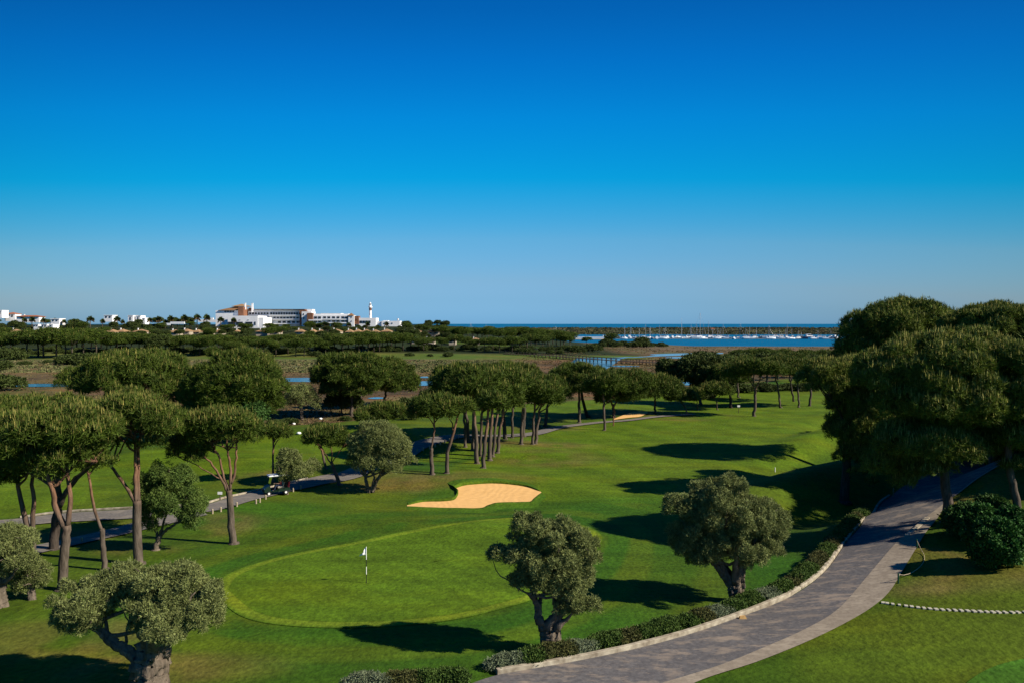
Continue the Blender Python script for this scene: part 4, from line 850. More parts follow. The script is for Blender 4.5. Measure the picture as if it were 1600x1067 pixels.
pine_tree((1560, 752), [([(1560, 752), (1562, 720, 0), (1570, 650, 0)], .34, .26)], [(1550, 650, 60, 60, 0), (1490, 670, 50, 48, 2), (1610, 670, 70, 60), (1440, 690, 40, 36, 3)], 'shaded pine far back at the right, beyond the bend of the road', Y=92, **{**big, 'size': 1.3, 'spacing': .24, 'maxn': 16000, 'candles': .3})
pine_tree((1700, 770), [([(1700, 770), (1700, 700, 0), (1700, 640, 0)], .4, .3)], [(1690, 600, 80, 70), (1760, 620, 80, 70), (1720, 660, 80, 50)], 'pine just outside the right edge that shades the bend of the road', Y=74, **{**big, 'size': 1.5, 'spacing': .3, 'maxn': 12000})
for i_, (px_, Y_, top_) in enumerate([(1585, 84, 610), (1540, 90, 620), (1560, 104, 600), (1640, 96, 560), (1460, 112, 600), (1400, 118, 610), (1620, 118, 590), (1690, 86, 560), (1530, 128, 600)]):
    x_, y_, _z = at(px_, 700, Y_); ht_ = at(px_, top_, Y_)[2]-float(H(x_, y_)); s_ = F/Y_; b_ = (px_, 506+(CAMZ-float(H(x_, y_)))/Y_*F)
    pine_tree(b_, simple(b_, [(px_+4, top_+36, 60, 36)], .3), [(px_, top_+32, 60, 36), (px_+25, top_+60, 50, 34, 1), (px_-28, top_+56, 46, 34, -1)], 'pine in the deep shade behind the right-hand giants', Y=Y_, group='pines in the deep shade behind the right-hand giants', seed=900+i_, rc=1.3, spacing=.32, size=1.8, maxn=7000, zmin=-.5, candles=.25, auto=2)
for i_, (x_, y_) in enumerate([(49.5, 65), (50.5, 72), (57, 69), (53, 80), (60, 78), (66, 71), (62, 88), (70, 84)]):
    b_ = (CX+x_/y_*F, 506+(CAMZ-float(H(x_, y_)))/y_*F); k_ = F/y_
    pine_tree(b_, simple(b_, [(b_[0], b_[1]-9*k_, 5*k_, 3*k_)], .3), [(b_[0], b_[1]-9.5*k_, 4.6*k_, 3.2*k_), (b_[0]+1.5*k_, b_[1]-6.5*k_, 4.2*k_, 3.4*k_, 1), (b_[0]-1*k_, b_[1]-4*k_, 4*k_, 3*k_, -1)], 'pine outside the picture that keeps the bend of the road in shade', Y=y_, group='pines outside the picture on the right', seed=950+i_, rc=1.4, spacing=.42, size=2.2, maxn=4500, zmin=-.5, candles=.1, auto=1)
# ------------------------------------------------------------------ resort on the hill
D = 700.0
def fx(px, Y=D): return at(px, 500, Y)[0]
def fz(py, Y=D): return at(800, py, Y)[2]
def wall_box(b, px0, px1, py0, py1, y0, dep, Y=D, top=1.0): return b.box(fx(px0, Y), fx(px1, Y), y0, y0+dep, fz(py1, Y), fz(py0, Y), top)
class Bld:
    def __init__(s, name, label, cat, px, Y, group=None):
        s.Y = Y; s.o = empty(name, (fx(px, Y), Y, float(H(fx(px, Y), Y))), label, cat, group)
    def put(s, b, name, m):
        loc = np.array(s.o.location); b.V = [v-loc for v in b.V]; return b.obj(name, m, s.o)
    def w(s, *boxes, m='white', name='wall'):
        b = B()
        for (x0, x1, z0, z1, yo, dep) in boxes: wall_box(b, x0, x1, z0, z1, s.Y+yo, dep, s.Y)
        return s.put(b, name, m)
    def windows(s, xs, wpx, z0, z1, yo, name='window', m='glass'):
        for x in xs:
            b = B(); wall_box(b, x, x+wpx, z0, z1, s.Y+yo-.25, .24, s.Y); s.put(b, name, m)
    def hip(s, x0, x1, zt, zb, yo, dep, m='tile', name='roof'):
        b = B(); b.hip(fx(x0, s.Y), fx(x1, s.Y), s.Y+yo, s.Y+yo+dep, fz(zb, s.Y), fz(zt, s.Y)); return s.put(b, name, m)
    def chimney(s, x0, x1, zt, zb, yo=5, dep=1.2, m='white'):
        b = B(); wall_box(b, x0, x1, zt, zb, s.Y+yo, dep, s.Y); wall_box(b, x0-.2, x1+.2, zt-.4, zt, s.Y+yo-.15, dep+.3, s.Y); s.put(b, 'chimney', m)
h = Bld('tiled_hall', 'white hall with a stepped brown tiled roof and two tall white chimneys', 'building', 360, D)
h.w((337, 376, 485.2, 512, 0, 26)); h.w((373, 381.5, 480, 512, -1.5, 10), m='terra', name='tower_block')
h.hip(342, 381, 478.5, 485, -1, 28, 'browntile'); h.hip(358, 383, 474.5, 478.6, 6, 14, 'tile', 'upper_roof')
h.windows([351, 355, 359, 363], 3, 486, 488.2, 0); h.chimney(380, 382.2, 474, 484, 3); h.chimney(387.6, 390.2, 474, 488, 9); h.w((382.2, 387.6, 481, 486, 10, 6), m='terra', name='gable')
h = Bld('main_wing', 'long four storey white resort wing with a dark roof edge and brown end balconies', 'building', 425, D)
h.w((381, 465, 484, 512, 12, 18)); h.w((392, 471, 483, 484, 9, 22), m='roofdark', name='roof'); h.w((464.5, 468.5, 484.4, 508, 8, 6), m='terra', name='end_column')
h.windows(np.arange(382.5, 412, 4.6), 2.9, 488.5, 491.4, 12); h.windows(np.arange(416, 463, 4.1), 3.0, 488.2, 491.6, 12, m='glass'); h.windows(np.arange(421, 463, 5.2), 3.6, 495.4, 497.8, 12); h.windows(np.arange(428, 463, 7.4), 5.0, 501.8, 505, 12)
for z in (492.2, 498.6, 505.4): h.w((415, 469.5, z, z+1.1, 9.2, 2.8), name='balcony')
h = Bld('glazed_pavilion', 'low white pavilion with a band of dark glazing in front of the main wing', 'building', 392, D)
h.w((366, 412, 494, 512, -16, 26), (412, 420, 496.5, 512, -15.5, 24)); h.windows([366.8, 378.6, 393.3], 10.4, 503.2, 508, -16); h.windows([372.6, 377, 383, 396], 2.2, 500.2, 500.8, -16)
h.windows([406.5], 2.2, 503, 508, -16, 'door')
h = Bld('garden_wall', 'long white garden wall running left from the glazed pavilion', 'wall', 340, D); h.w((316, 365, 499.6, 503.6, -9, 1.2), (344, 368, 503.6, 510, -9.2, 1.2), (334, 339, 497, 499.6, -9, 1.2), name='wall')
h = Bld('terrace_wall', 'white stepped terrace wall below the glazed pavilion', 'wall', 400, D); h.w((371, 398, 509.6, 512.5, -22, 1.2), (398, 427, 511.2, 513.8, -22.3, 1.2), name='wall')
h = Bld('gabled_block', 'narrow white gabled block with a brown cube beside it, between the two resort wings', 'building', 478, D)
h.w((470.5, 486, 487, 512, 2, 14)); 
b = B(); x0, x1, zb, zt = fx(470.5), fx(479), fz(487), fz(483.6)
b.loft([[(x0, D+2, zb), (x1, D+2, zb), ((x0+x1)/2, D+2, zt)], [(x0, D+16, zb), (x1, D+16, zb), ((x0+x1)/2, D+16, zt)]]); h.put(b, 'gable', 'terra')
h.w((477, 486, 483.4, 487, 5, 9), name='upper_wall'); h.w((480.5, 489.4, 489.4, 506, -2, 4), m='terra', name='brown_cube'); h.windows([473], 1.2, 490, 492.6, 2); h.windows([473], 1.2, 496, 499, 2)
h = Bld('balcony_wing', 'white resort wing with two rows of shaded balconies, middle of the resort', 'building', 517, D)
h.w((489.4, 544, 493, 512, 0, 14), (501, 532, 489.9, 493, 1, 13), (489.6, 501, 490.6, 493, 1, 13), (532, 544, 490.6, 493, 1, 13)); 
h.windows([490.8, 497, 505, 511.6, 519, 526, 533.5, 539.5], 4.6, 494.8, 498.4, 0); h.windows([490.8, 497, 511.6, 519, 526, 533.5, 539.5], 4.6, 501.2, 503.6, 0)
for x0, x1, z in ((483, 504, 500.6), (483, 504, 506.5), (504, 531, 499.2), (504, 531, 504.6), (531, 544, 499.4), (531, 544, 504.8)): h.w((x0, x1, z-1, z+.7, -2.4, 2.2), name='balcony')
h = Bld('stair_tower', 'white stair tower with a brown pyramid roof and brown annex', 'building', 550, D)
h.w((545.4, 554.4, 493.4, 514, -3, 9)); h.hip(544, 553, 489.4, 493.4, -3.5, 10, 'browntile'); h.w((554.4, 560.8, 494, 507, -1.5, 8), m='terra', name='annex'); h.windows([549.6], 1.2, 495.6, 496.8, -3); h.windows([549.6], 1.2, 501.4, 502.8, -3); h.windows([556.2], 1.3, 498.6, 500.8, -1.5)
h = Bld('low_wing', 'lower white wing with dark windows at the foot of the lighthouse', 'building', 574, D)
h.w((561, 587.4, 497, 512, 0, 14)); h.windows([562, 566.5, 571, 575.5], 3.6, 501.2, 505, 0)
h = Bld('flat_annex', 'flat white blocks with a small round tank on the roof, right end of the resort', 'building', 606, D)
h.w((587.4, 597, 502.6, 510, 1, 10), (596.4, 625, 501.8, 514, -1, 13), (598, 606, 501, 501.8, 2, 6)); b = B(); ellip(b, (fx(620.8), D+4, fz(499.4)), (1.0, 1.0, .9)); b.box(fx(620.2), fx(621.4), D+3.6, D+4.4, fz(501.8), fz(500)); h.put(b, 'tank', 'alu')
h.windows([600, 612], 1.6, 504.5, 506.2, -1)
# lighthouse
X = fx(576.2); z0 = float(H(X, D+8)); lt = empty('lighthouse', (X, D+8, z0), 'white lighthouse with a brown band under its gallery, rising behind the low resort wing', 'lighthouse')
def L_(py): return fz(py)-z0
b = B(); b.tube([(0, 0, -1), (0, 0, L_(497)), (0, 0, L_(485))], [1.35, 1.2, 1.05], 20); b.obj('shaft', 'white', lt, smooth=False)
b = B(); b.tube([(0, 0, L_(485.2)), (0, 0, L_(481))], [1.14, 1.25], 20); b.obj('brown_band', 'terra', lt)
b = B(); b.tube([(0, 0, L_(481)), (0, 0, L_(480))], [1.5, 1.75], 20); b.tube([(0, 0, L_(480)), (0, 0, L_(478.8))], [1.75, 1.75], 20); b.tube([(0, 0, L_(478.8)), (0, 0, L_(476.6))], [1.05, 1.0], 16); b.tube([(0, 0, L_(476.6)), (0, 0, L_(476))], [1.4, 1.4], 16); b.obj('gallery', 'white', lt)
b = B(); b.tube([(0, 0, L_(476)), (0, 0, L_(474.4))], [.8, .8], 12); ln = b.obj('lantern', 'glass', lt)
b = B(); b.tube([(0, 0, L_(474.4)), (0, 0, L_(473.4)), (0, 0, L_(472.2))], [1.0, .6, .05], 12); b.tube([(0, 0, L_(472.2)), (0, 0, L_(471.2))], [.08, .04], 5); b.obj('dome', 'white', lt)
b = B(); b.box(-.35, .35, -1.42, -1.2, L_(492), L_(490.6)); b.obj('window', 'glass', lt)

# skyline houses on the left
def house(px0, px1, zt, zr, zb, Y, roof, label, name='villa', group=None, flat=False, dep=9, wallm='white', chim=True, wins=2):
    h = Bld(name, label, 'house', (px0+px1)/2, Y, group); W = px1-px0
    h.w((px0+W*.03, px1-W*.03, zr, zb+6, 0, dep), m=wallm)
    if flat: h.w((px0, px1, zt, zr, -.3, dep+.6), m=wallm, name='parapet')
    else: h.hip(px0, px1, zt, zr, -.8, dep+1.6, roof)
    n = wins
    for i in range(n):
        x = px0+W*(i+.7)/(n+.4)-W*.08; h.windows([x], W*.16, zr+(zb-zr)*.25, zb-(zb-zr)*.1, 0)
    if chim and not flat: h.chimney(px0+W*.22, px0+W*.22+1.1, zt-1.0, zr-.6, dep*.45, .9)
    return h
house(-8, 3.4, 485, 486, 491, 680, 'white', 'flat white house cut by the left edge on the skyline', flat=True)
house(7, 24, 488, 490.6, 496, 690, 'redtile', 'white house with an orange roof at the left end of the skyline', chim=False)
house(24.5, 62, 492.8, 494.8, 498.2, 685, 'redtile', 'long low white house with a red roof between skyline palms')
house(79, 93, 498, 499, 502, 670, 'white', 'small flat white house behind the skyline palms', flat=True)
house(52, 60, 506.6, 507.4, 510, 640, 'white', 'white corner of a house buried in dark pines, leftmost of three', flat=True, chim=False)
house(64, 73.6, 506.6, 507.4, 511, 640, 'white', 'white house front buried in dark pines, middle one of three', flat=True)
house(76, 83, 507, 507.6, 510, 640, 'white', 'white wall buried in dark pines, rightmost of three', flat=True, wins=1)
house(199.6, 208, 493, 493.8, 501, 690, 'white', 'tall white cube house on the skyline, left of the trio', flat=True, wins=1)
house(211.6, 220, 493.4, 494, 500, 692, 'white', 'white cube house on the skyline, middle of the trio', flat=True, wins=1)
house(221.6, 227, 496.8, 497.4, 501, 694, 'white', 'smallest white cube house on the skyline, right of the trio', flat=True, wins=1)
house(162, 176, 492.6, 493.4, 497, 700, 'white', 'low white house peeping over the trees left of the cube houses', flat=True)
h = Bld('greenhouse_roof', 'long pale grey sloping wall on the wooded hill left of the resort', 'wall', 268, 660); h.w((246, 266, 505, 508.5, 0, 1), (266, 288, 503, 506.5, .1, 1), name='wall', m='hull')
# tan villas below the resort
vs_ = [(9, 28), (114, 130), (141, 163), (164, 178), (180, 194), (206, 226), (261, 279), (280, 296), (299, 312), (316, 330), (332, 346), (364, 372), (399, 417), (421, 436), (460, 475), (482, 492), (494, 504.5), (515, 532), (539, 551), (552, 563), (564, 577), (578, 592), (595, 611), (628, 640), (643, 657), (667, 686)]
for i, (a, c) in enumerate(vs_):
    j = [0, .6, -.5, .3, -.2][i % 5]; house(a, c, 514.4+j, 518.4+j, 521+j, 600+8*(i % 3), 'tile', 'tan roofed villa in the row under the resort, %s from the left' % ordw(i+1), group='tan roofed villas in the row under the resort', wins=2, wallm='cream', dep=10)
v2 = [(168, 181), (347, 371), (374, 398), (416, 431), (472, 492), (495, 510), (643, 660), (661, 679), (701, 712), (736, 749)]
for i, (a, c) in enumerate(v2):
    house(a, c, 527.6, 530.4, 533, 530, 'tile', 'low tan roofed villa just behind the far pine row, %s from the left' % ordw(i+1), group='low tan roofed villas behind the far pine row', wins=2, wallm='cream', dep=10)

# ------------------------------------------------------------------ far trees: shared shapes, one object each
prot = {}
def proto(kind, seed):
    rng = np.random.default_rng(seed); t = B(); c = B()
    if kind == 'pine':      # unit: 10 m tall umbrella
        t.tube([(0, 0, -.5), (rng.uniform(-.3, .3), 0, 3), (rng.uniform(-.6, .6), rng.uniform(-.4, .4), 6.4)], [.26, .20, .14], 6, (.10, .08, .06))
        for q in range(4):
            a = rng.uniform(0, 6.3); t.tube([(0, 0, 4.6), (1.2*cos(a), 1.2*sin(a), 6), (2.8*cos(a), 2.8*sin(a), 7.2)], [.12, .09, .04], 4, (.14, .11, .09))
        E = [((rng.uniform(-.4, .4), 0, 6.9), (4.4, 4.4, 2.4)), ((rng.uniform(-2, 2), rng.uniform(-2, 2), 7.7), (3.0, 3.0, 1.9)), ((rng.uniform(-2.4, 2.4), rng.uniform(-2, 2), 6.0), (3.0, 3.0, 2.0)), ((rng.uniform(-2.8, 2.8), rng.uniform(-2, 2), 5.4), (2.4, 2.4, 1.7))]
        foliage(c, subclumps(E, 1.0, rng, -.35, .75, 1.5), PINE, rng, .50, 2.0, .15, .5, maxn=1500)
    elif kind == 'round':
        t.tube([(0, 0, -.5), (0, 0, 2.4), (.2, 0, 4)], [.28, .22, .14], 6, (.14, .11, .09))
        E = [((0, 0, 5.2), (3.4, 3.4, 3.0)), ((1.4, .5, 6.5), (2.2, 2.2, 1.8)), ((-1.6, -.4, 4.6), (2.2, 2.2, 2.0))]
        foliage(c, subclumps(E, 1.0, rng, -.7, .85, 1.5), OAK, rng, .45, 2.0, 0, .5, maxn=1500)
    elif kind == 'bush':
        t.tube([(0, 0, -.3), (.1, 0, .8)], [.12, .08], 5, (.10, .08, .06))
        E = [((0, 0, .8), (2.4, 2.2, 1.3)), ((1.4, .3, .7), (1.6, 1.5, 1.0)), ((-1.5, -.2, .6), (1.5, 1.5, .9))]
        foliage(c, subclumps(E, .7, rng, -.3, .85, 1.4), OAK, rng, .36, 1.5, 0, .6, maxn=900)
    elif kind == 'palm':    # 8 m fan palm
        t.tube([(0, 0, -.5), (.1, 0, 3), (0, 0, 6.4)], [.36, .26, .24], 7, (.13, .10, .07))
        m = 60
        for q in range(m):
            a = rng.uniform(0, 6.3); e = rng.uniform(-.7, 1.3); L = rng.uniform(1.9, 2.7); d = np.array([cos(a)*cos(e), sin(a)*cos(e), sin(e)]); s_ = np.array([-sin(a), cos(a), 0])
            p0 = np.array([0, 0, 6.4]); p1 = p0+d*L*.6; p2 = p0+d*L+np.array([0, 0, -.5*L*max(.2, cos(e))])
            g = np.array([.05, .075, .022])*rng.uniform(.7, 1.3) if e > -.25 else np.array([.16, .11, .05])
            for u in (-1, 0, 1):
                dd = s_*u*.55; c.add([p0, p1+dd*.7+s_*.16, p2+dd, p1+dd*.7-s_*.16], [(0, 1, 2), (0, 2, 3)], g)
    return t.mesh('trunk', 'bark', True), c.mesh('crown', 'leaf')
for kd, n_ in (('pine', 5), ('round', 3), ('bush', 3), ('palm', 3)): prot[kd] = [proto(kd, 100+i*7+len(kd)) for i in range(n_)]
HT = dict(pine=9.6, round=8.2, bush=2.1, palm=7.6)
NM = dict(pine=('umbrella_pine', 'pine tree'), round=('leafy_tree', 'tree'), bush=('shrub', 'shrub'), palm=('palm_tree', 'palm tree'))
ri = random.Random(4)
def plant(kind, px, pyb, htpx, label, group, wide=1.0, Y=None, xy=None):
    if xy: x, y = xy; z = float(H(x, y)); hm = htpx
    elif Y is None: x, y, z = G(px, pyb); hm = htpx*y/F
    else: x, y, _ = at(px, pyb, Y); z = float(H(x, y)); hm = htpx*y/F
    sc = hm/HT[kind]; r = empty(NM[kind][0], (x, y, z), label, NM[kind][1], group, ri.uniform(0, 6.28), (sc*wide, sc*wide, sc))
    t, c = prot[kind][ri.randrange(len(prot[kind]))]; link('trunk', t, r); link('crown', c, r); return r
def row(kind, lst, label, group, wide=1.0, Y=None):
    lst = sorted(lst)
    for i, q in enumerate(lst): plant(kind, q[0], q[1], q[2]*(ri.uniform(.86, 1.14) if kind in ('pine', 'round') else 1), label % ordw(i+1), group, wide*ri.uniform(.85, 1.15), Y)
# far left pines with visible trunks
row('pine', [(2, 556, 38), (22, 557, 40), (43, 558, 40), (60, 557, 42), (68, 559, 44), (88, 559, 44), (102, 557, 42), (113, 559, 42), (130, 557, 41), (150, 556, 38), (166, 555, 34), (182, 553, 30)], 'far umbrella pine of the tall row across the marsh, %s from the left', 'tall umbrella pines across the marsh on the left', 1.35)
row('pine', [(193, 551, 27), (205, 552, 28), (217, 551, 26), (234, 552, 29), (246, 553, 28), (259, 552, 25), (274, 554, 26), (287, 553, 27), (312, 555, 28), (325, 556, 29), (352, 554, 26), (364, 556, 24), (377, 557, 26), (389, 554, 25), (405, 556, 26), (412, 557, 27), (431, 556, 27), (450, 554, 26), (462, 557, 27),
             (475, 557, 29), (492, 555, 26), (509, 555, 26)], 'far umbrella pine of the middle row below the resort, %s from the left', 'umbrella pines in the middle row below the resort', 1.2)
row('pine', [(522, 550, 27), (533, 551, 28), (545, 550, 30), (556, 551, 30), (567, 551, 30), (575, 551, 29), (584, 551, 29), (592, 550, 28), (606, 548, 26), (618, 547, 25), (630, 548, 25), (641, 547, 24), (655, 548, 22), (668, 546, 22)], 'far umbrella pine of the dense row at hill foot, %s from the left', 'umbrella pines in the dense row right of the hill foot', 1.25)
row('pine', [(662, 549, 20), (690, 547, 21), (710, 547, 22), (728, 546, 22), (740, 549, 22), (757, 550, 24), (770, 548, 22), (780, 551, 25), (789, 550, 25), (800, 551, 26), (812, 549, 25), (824, 548, 24), (836, 545, 23), (848, 546, 24), (858, 545, 22), (869, 543, 22), (880, 543, 20), (890, 542, 18)], 'far umbrella pine on the green strip beyond the marsh, %s from the left', 'umbrella pines on the green strip beyond the marsh', 1.15)
# second storey of that headland and the wooded hill
rr_ = random.Random(11)
for i in range(34):
    px = 672+i*6.6+rr_.uniform(-2, 2); top = 509.5+max(0, (px-800))*.085+rr_.uniform(0, 4); Y = rr_.uniform(560, 640); x, y, _ = at(px, 520, Y); z = float(H(x, y)); hm = at(px, top, Y)[2]-z
    plant('pine', 0, 0, max(6, min(15, hm)), 'umbrella pine packed into the dark wooded headland left of the lagoon', 'pines packed into the wooded headland', 1.25, xy=(x, y))
for i in range(92):
    px = rr_.uniform(-30, 700); Y = rr_.choice([565, 640, 660, 690, 735]) + rr_.uniform(-8, 8); x, y, _ = at(px, 520, Y); hm = rr_.uniform(6, 9)
    if 330 < px < 630 and Y > 660: Y = rr_.uniform(636, 672); x, y, _ = at(px, 520, Y); hm = rr_.uniform(2.6, 4.2)
    elif Y > 640: hm = rr_.uniform(5.5, 8)
    kd = 'pine' if rr_.random() < .55 else 'round'
    plant(kd, 0, 0, hm, 'umbrella pine among the dense trees of the resort hill' if kd == 'pine' else 'round leafy tree among the dense trees of the resort hill', 'pines of the resort hill' if kd == 'pine' else 'leafy trees of the resort hill', 1.3, xy=(x, y))
for i in range(110):      # low garden greenery filling in between the villas
    px = rr_.uniform(-20, 700); Y = rr_.choice([556, 585, 592, 628, 650, 676]) if not 310 < px < 632 else rr_.choice([556, 582, 592, 634]); x, y, _ = at(px, 520, Y+rr_.uniform(-6, 6))
    plant('bush' if i % 3 else 'round', 0, 0, rr_.uniform(2.2, 3.8) if i % 3 else rr_.uniform(4, 5.5), 'garden shrub between the tan villas of the resort hill' if i % 3 else 'small garden tree between the villas of the resort hill', 'garden greenery between the villas', 1.5, xy=(x, y))
row('palm', [(a_, b_, c_+4.5) for a_, b_, c_ in [(38, 499, 12), (50, 499, 13), (68, 499, 12), (86, 499, 11), (100, 500, 9), (115, 500, 10), (141, 499, 14), (160, 500, 10), (183, 500, 14), (192, 500, 9), (214, 502, 9), (234, 503, 12), (248, 503, 14), (258, 503, 9), (267, 503, 15), (277, 503, 10), (288, 503, 16), (297, 503, 10), (308, 502, 17), (323, 503, 17), (345, 503, 13), (365, 503, 12)]],
    'fan palm on the skyline left of the resort, %s from the left', 'fan palms along the skyline', 1.0, Y=672)
row('palm', [(a_, b_, c_+3) for a_, b_, c_ in [(490, 514, 10), (507, 513, 12), (512, 514, 11), (520, 514, 10), (545, 514, 11), (574, 514, 12), (604, 513, 12), (683, 512, 11), (723, 522, 11), (753, 524, 11)]], 'fan palm in front of the resort wings, %s from the left', 'fan palms in front of the resort', 1.0, Y=640)
row('round', [(497, 514, 9), (530, 514, 9), (560, 514, 9), (570, 513, 8), (590, 513, 8), (640, 510, 8), (652, 509, 9), (666, 509, 9), (696, 508, 7), (719, 514, 10), (740, 515, 10)], 'dark leafy tree at the foot of the resort, %s from the left', 'leafy trees at the foot of the resort', 1.2, Y=655)
for i in range(70):
    px = 5+i*12.7+rr_.uniform(-6, 6); x, y, z = G(px, 551+rr_.uniform(-3, 3) if px < 560 else 547+rr_.uniform(-2, 2))
    plant('bush', 0, 0, rr_.uniform(1.6, 3.4), 'undergrowth bush in the shade of the far pine rows', 'undergrowth bushes of the far pine rows', rr_.uniform(.9, 1.6), xy=(x, y))
# second rank of pines behind the far rows
for i in range(50):
    px = -12+i*13+rr_.uniform(-4, 4); Y = rr_.uniform(452, 545) if i % 2 else rr_.uniform(440, 480); x, y, _ = at(px, 520, Y)
    top = 521+rr_.uniform(0, 5) if px > 190 else 516+rr_.uniform(0, 5); hm = max(4.5, min(11, at(px, top, Y)[2]-float(H(x, y))))
    plant('pine' if i % 5 else 'round', 0, 0, hm, 'umbrella pine in the dark second rank behind the far rows' if i % 5 else 'leafy tree in the dark second rank behind the far rows', 'pines of the dark second rank' if i % 5 else 'leafy trees of the dark second rank', 1.35, xy=(x, y))
# lagoon shore
row('pine', [(917, 540, 13), (955, 541, 19)], 'single umbrella pine on the lagoon shore, %s from the left', 'umbrella pines on the lagoon shore', 1.35)
row('bush', [(930, 541, 5), (942, 542, 6), (949, 541, 11), (962, 542, 8), (972, 541, 8), (987, 541, 7), (993, 543, 9), (1003, 539, 12), (1010, 543, 9), (1022, 541, 5), (1033, 541, 6), (1036, 542, 5), (925, 549, 11), (893, 550, 9), (900, 550, 10), (905, 550, 9), (815, 553, 9), (823, 553, 9), (860, 553, 6), (875, 553, 6), (700, 557, 7), (672, 557, 4), (640, 556, 5), (835, 553, 6)], 'shrub on the lagoon and marsh shore, %s from the left', 'shrubs along the lagoon and marsh shore', 1.0)
# reed-side thickets on the left
row('bush', [(2, 578, 14), (14, 562, 18), (100, 568, 10), (118, 570, 17), (135, 570, 18), (148, 570, 15), (172, 568, 9), (38, 570, 6), (75, 567, 5), (205, 566, 5), (238, 553, 5), (494, 557, 8), (420, 560, 5), (357, 556, 4), (0, 610, 24)], 'thicket at the far reed edge on the left, %s from the left', 'thickets along the far reed edge', 1.15)
row('pine', [(332, 575, 36)], 'pale green pine rising alone behind the large dark domes, %s one', None, .8)
# trees behind the right-hand grove
for i in range(26):
    px = 1085+i*9.4+rr_.uniform(-3, 3); Y = rr_.uniform(205, 300); x, y, _ = at(px, 560, Y); top = 553-(px-1085)*.03+rr_.uniform(0, 9)
    if px > 1140 and i % 2: top = 543+rr_.uniform(0, 5); Y = rr_.uniform(290, 330); x, y, _ = at(px, 560, Y)
    hm = at(px, top, Y)[2]-float(H(x, y)); plant('pine' if i % 4 else 'round', 0, 0, min(hm, 13), 'umbrella pine in the dark depth of the grove on the right' if i % 4 else 'leafy tree in the dark depth of the grove on the right', 'trees in the depth of the right-hand grove', 1.1, xy=(x, y))
row('bush', [(1100, 622, 12), (1085, 624, 10), (1150, 612, 10), (1166, 613, 12), (1190, 610, 12), (1205, 611, 10), (1230, 609, 10), (1262, 610, 12), (500, 668, 9), (430, 668, 12), (452, 662, 9), (540, 657, 7), (660, 640, 18), (640, 636, 14), (680, 622, 16), (703, 626, 14), (625, 652, 14), (640, 655, 12), (745, 640, 12), (770, 636, 12), (60, 640, 16), (30, 642, 14), (100, 640, 12)], 'scrub bush at the near marsh edge, %s from the left', 'scrub bushes along the near marsh edge', 1.2)

# ------------------------------------------------------------------ marsh footbridge
br = [G(790, 553), G(840, 556), (0, 0, 0), G(925, 563.5), G(1000, 568.8), G(1062, 572)]
P = np.array([G(px, py)[:2] for px, py in [(788, 553.2), (830, 556), (870, 559.5), (905, 562.8), (940, 565.6), (985, 568.5), (1030, 570.6), (1075, 572)]])
bp_ = resample(P, 80); o0 = (bp_[0][0], bp_[0][1], MARSH)
fb = empty('footbridge', o0, 'long low timber footbridge on many posts across the marsh creek', 'bridge')
d = np.gradient(bp_, axis=0); d /= np.linalg.norm(d, axis=1)[:, None]; n_ = np.c_[-d[:, 1], d[:, 0]]; zz = 1.1
def barline(off, z, w_, h_):
    b = B(); q = bp_+n_*off-np.array(o0[:2])
    rows = [np.c_[q+n_*w_*a, np.full(len(q), z+c)] for a, c in ((-.5, 0), (-.5, h_), (.5, h_), (.5, 0))]; V = np.array(rows).transpose(1, 0, 2).reshape(-1, 3)
    b.quads(V, [(i*4+j, (i+1)*4+j, (i+1)*4+(j+1) % 4, i*4+(j+1) % 4) for i in range(len(q)-1) for j in range(4)]); return b
barline(0, zz, 2.2, .25).obj('deck', 'wood', fb)
for s_ in (-1, 1): barline(s_*1.05, zz+1.15, .16, .14).obj('handrail', 'wood', fb)
pb = B(); pb.box(-.16, .16, -.16, .16, -1, 2.4); pm = pb.mesh('post', M['wood'])
for i in range(2, 80, 2):
    for s_ in (-1, 1):
        p = link('post', pm, fb); q = bp_[i]+n_[i]*s_*1.18-np.array(o0[:2]); p.location = (q[0], q[1], 0)

# ------------------------------------------------------------------ marina
pr = random.Random(9)
def pontoon(px0, px1, Y, label):
    b = B(); x0, x1 = at(px0, 530, Y)[0], at(px1, 530, Y)[0]; o = empty('pontoon', ((x0+x1)/2, Y, SEA), label, 'pontoon'); w_ = (x1-x0)/2
    b.box(-w_, w_, -1.2, 1.2, .1, .7); b.obj('deck', 'wood2', o); pp = B(); pp.tube([(0, 0, -2), (0, 0, 3)], .25, 6); me = pp.mesh('pile', M['wood'])
    for i in range(int(w_*2/14)): q = link('pile', me, o); q.location = (-w_+7+i*14, 1.5, 0)
pontoon(962, 1318, 985, 'long floating pontoon in front, nearest row of boats'); pontoon(975, 1310, 1045, 'long floating pontoon farther out, behind the first boats')
def hullb(L, W, Hh, blunt=.75):
    rings = []
    for t in np.linspace(0, 1, 9):
        x = -L/2+L*t; w_ = W/2*(blunt+(1-blunt)*min(1, t*3)) * (1 if t < .55 else max(.03, 1-((t-.55)/.45)**1.8)); zt = Hh*(1+.25*t*t)
        rings.append([(x, -w_, zt), (x, -w_*.92, Hh*.3), (x, 0, -.35), (x, w_*.92, Hh*.3), (x, w_, zt)][::-1])
    b = B(); b.loft(rings); return b
bm = dict(hull=hullb(11, 3.5, 1.35).mesh('hull', M['hull']), hullb=hullb(11, 3.5, 1.35).mesh('hull', M['hullblue']), mhull=hullb(9.5, 3.3, 1.5, .9).mesh('hull', M['hull']), mhullb=hullb(9.5, 3.3, 1.5, .9).mesh('hull', M['hullblue']))
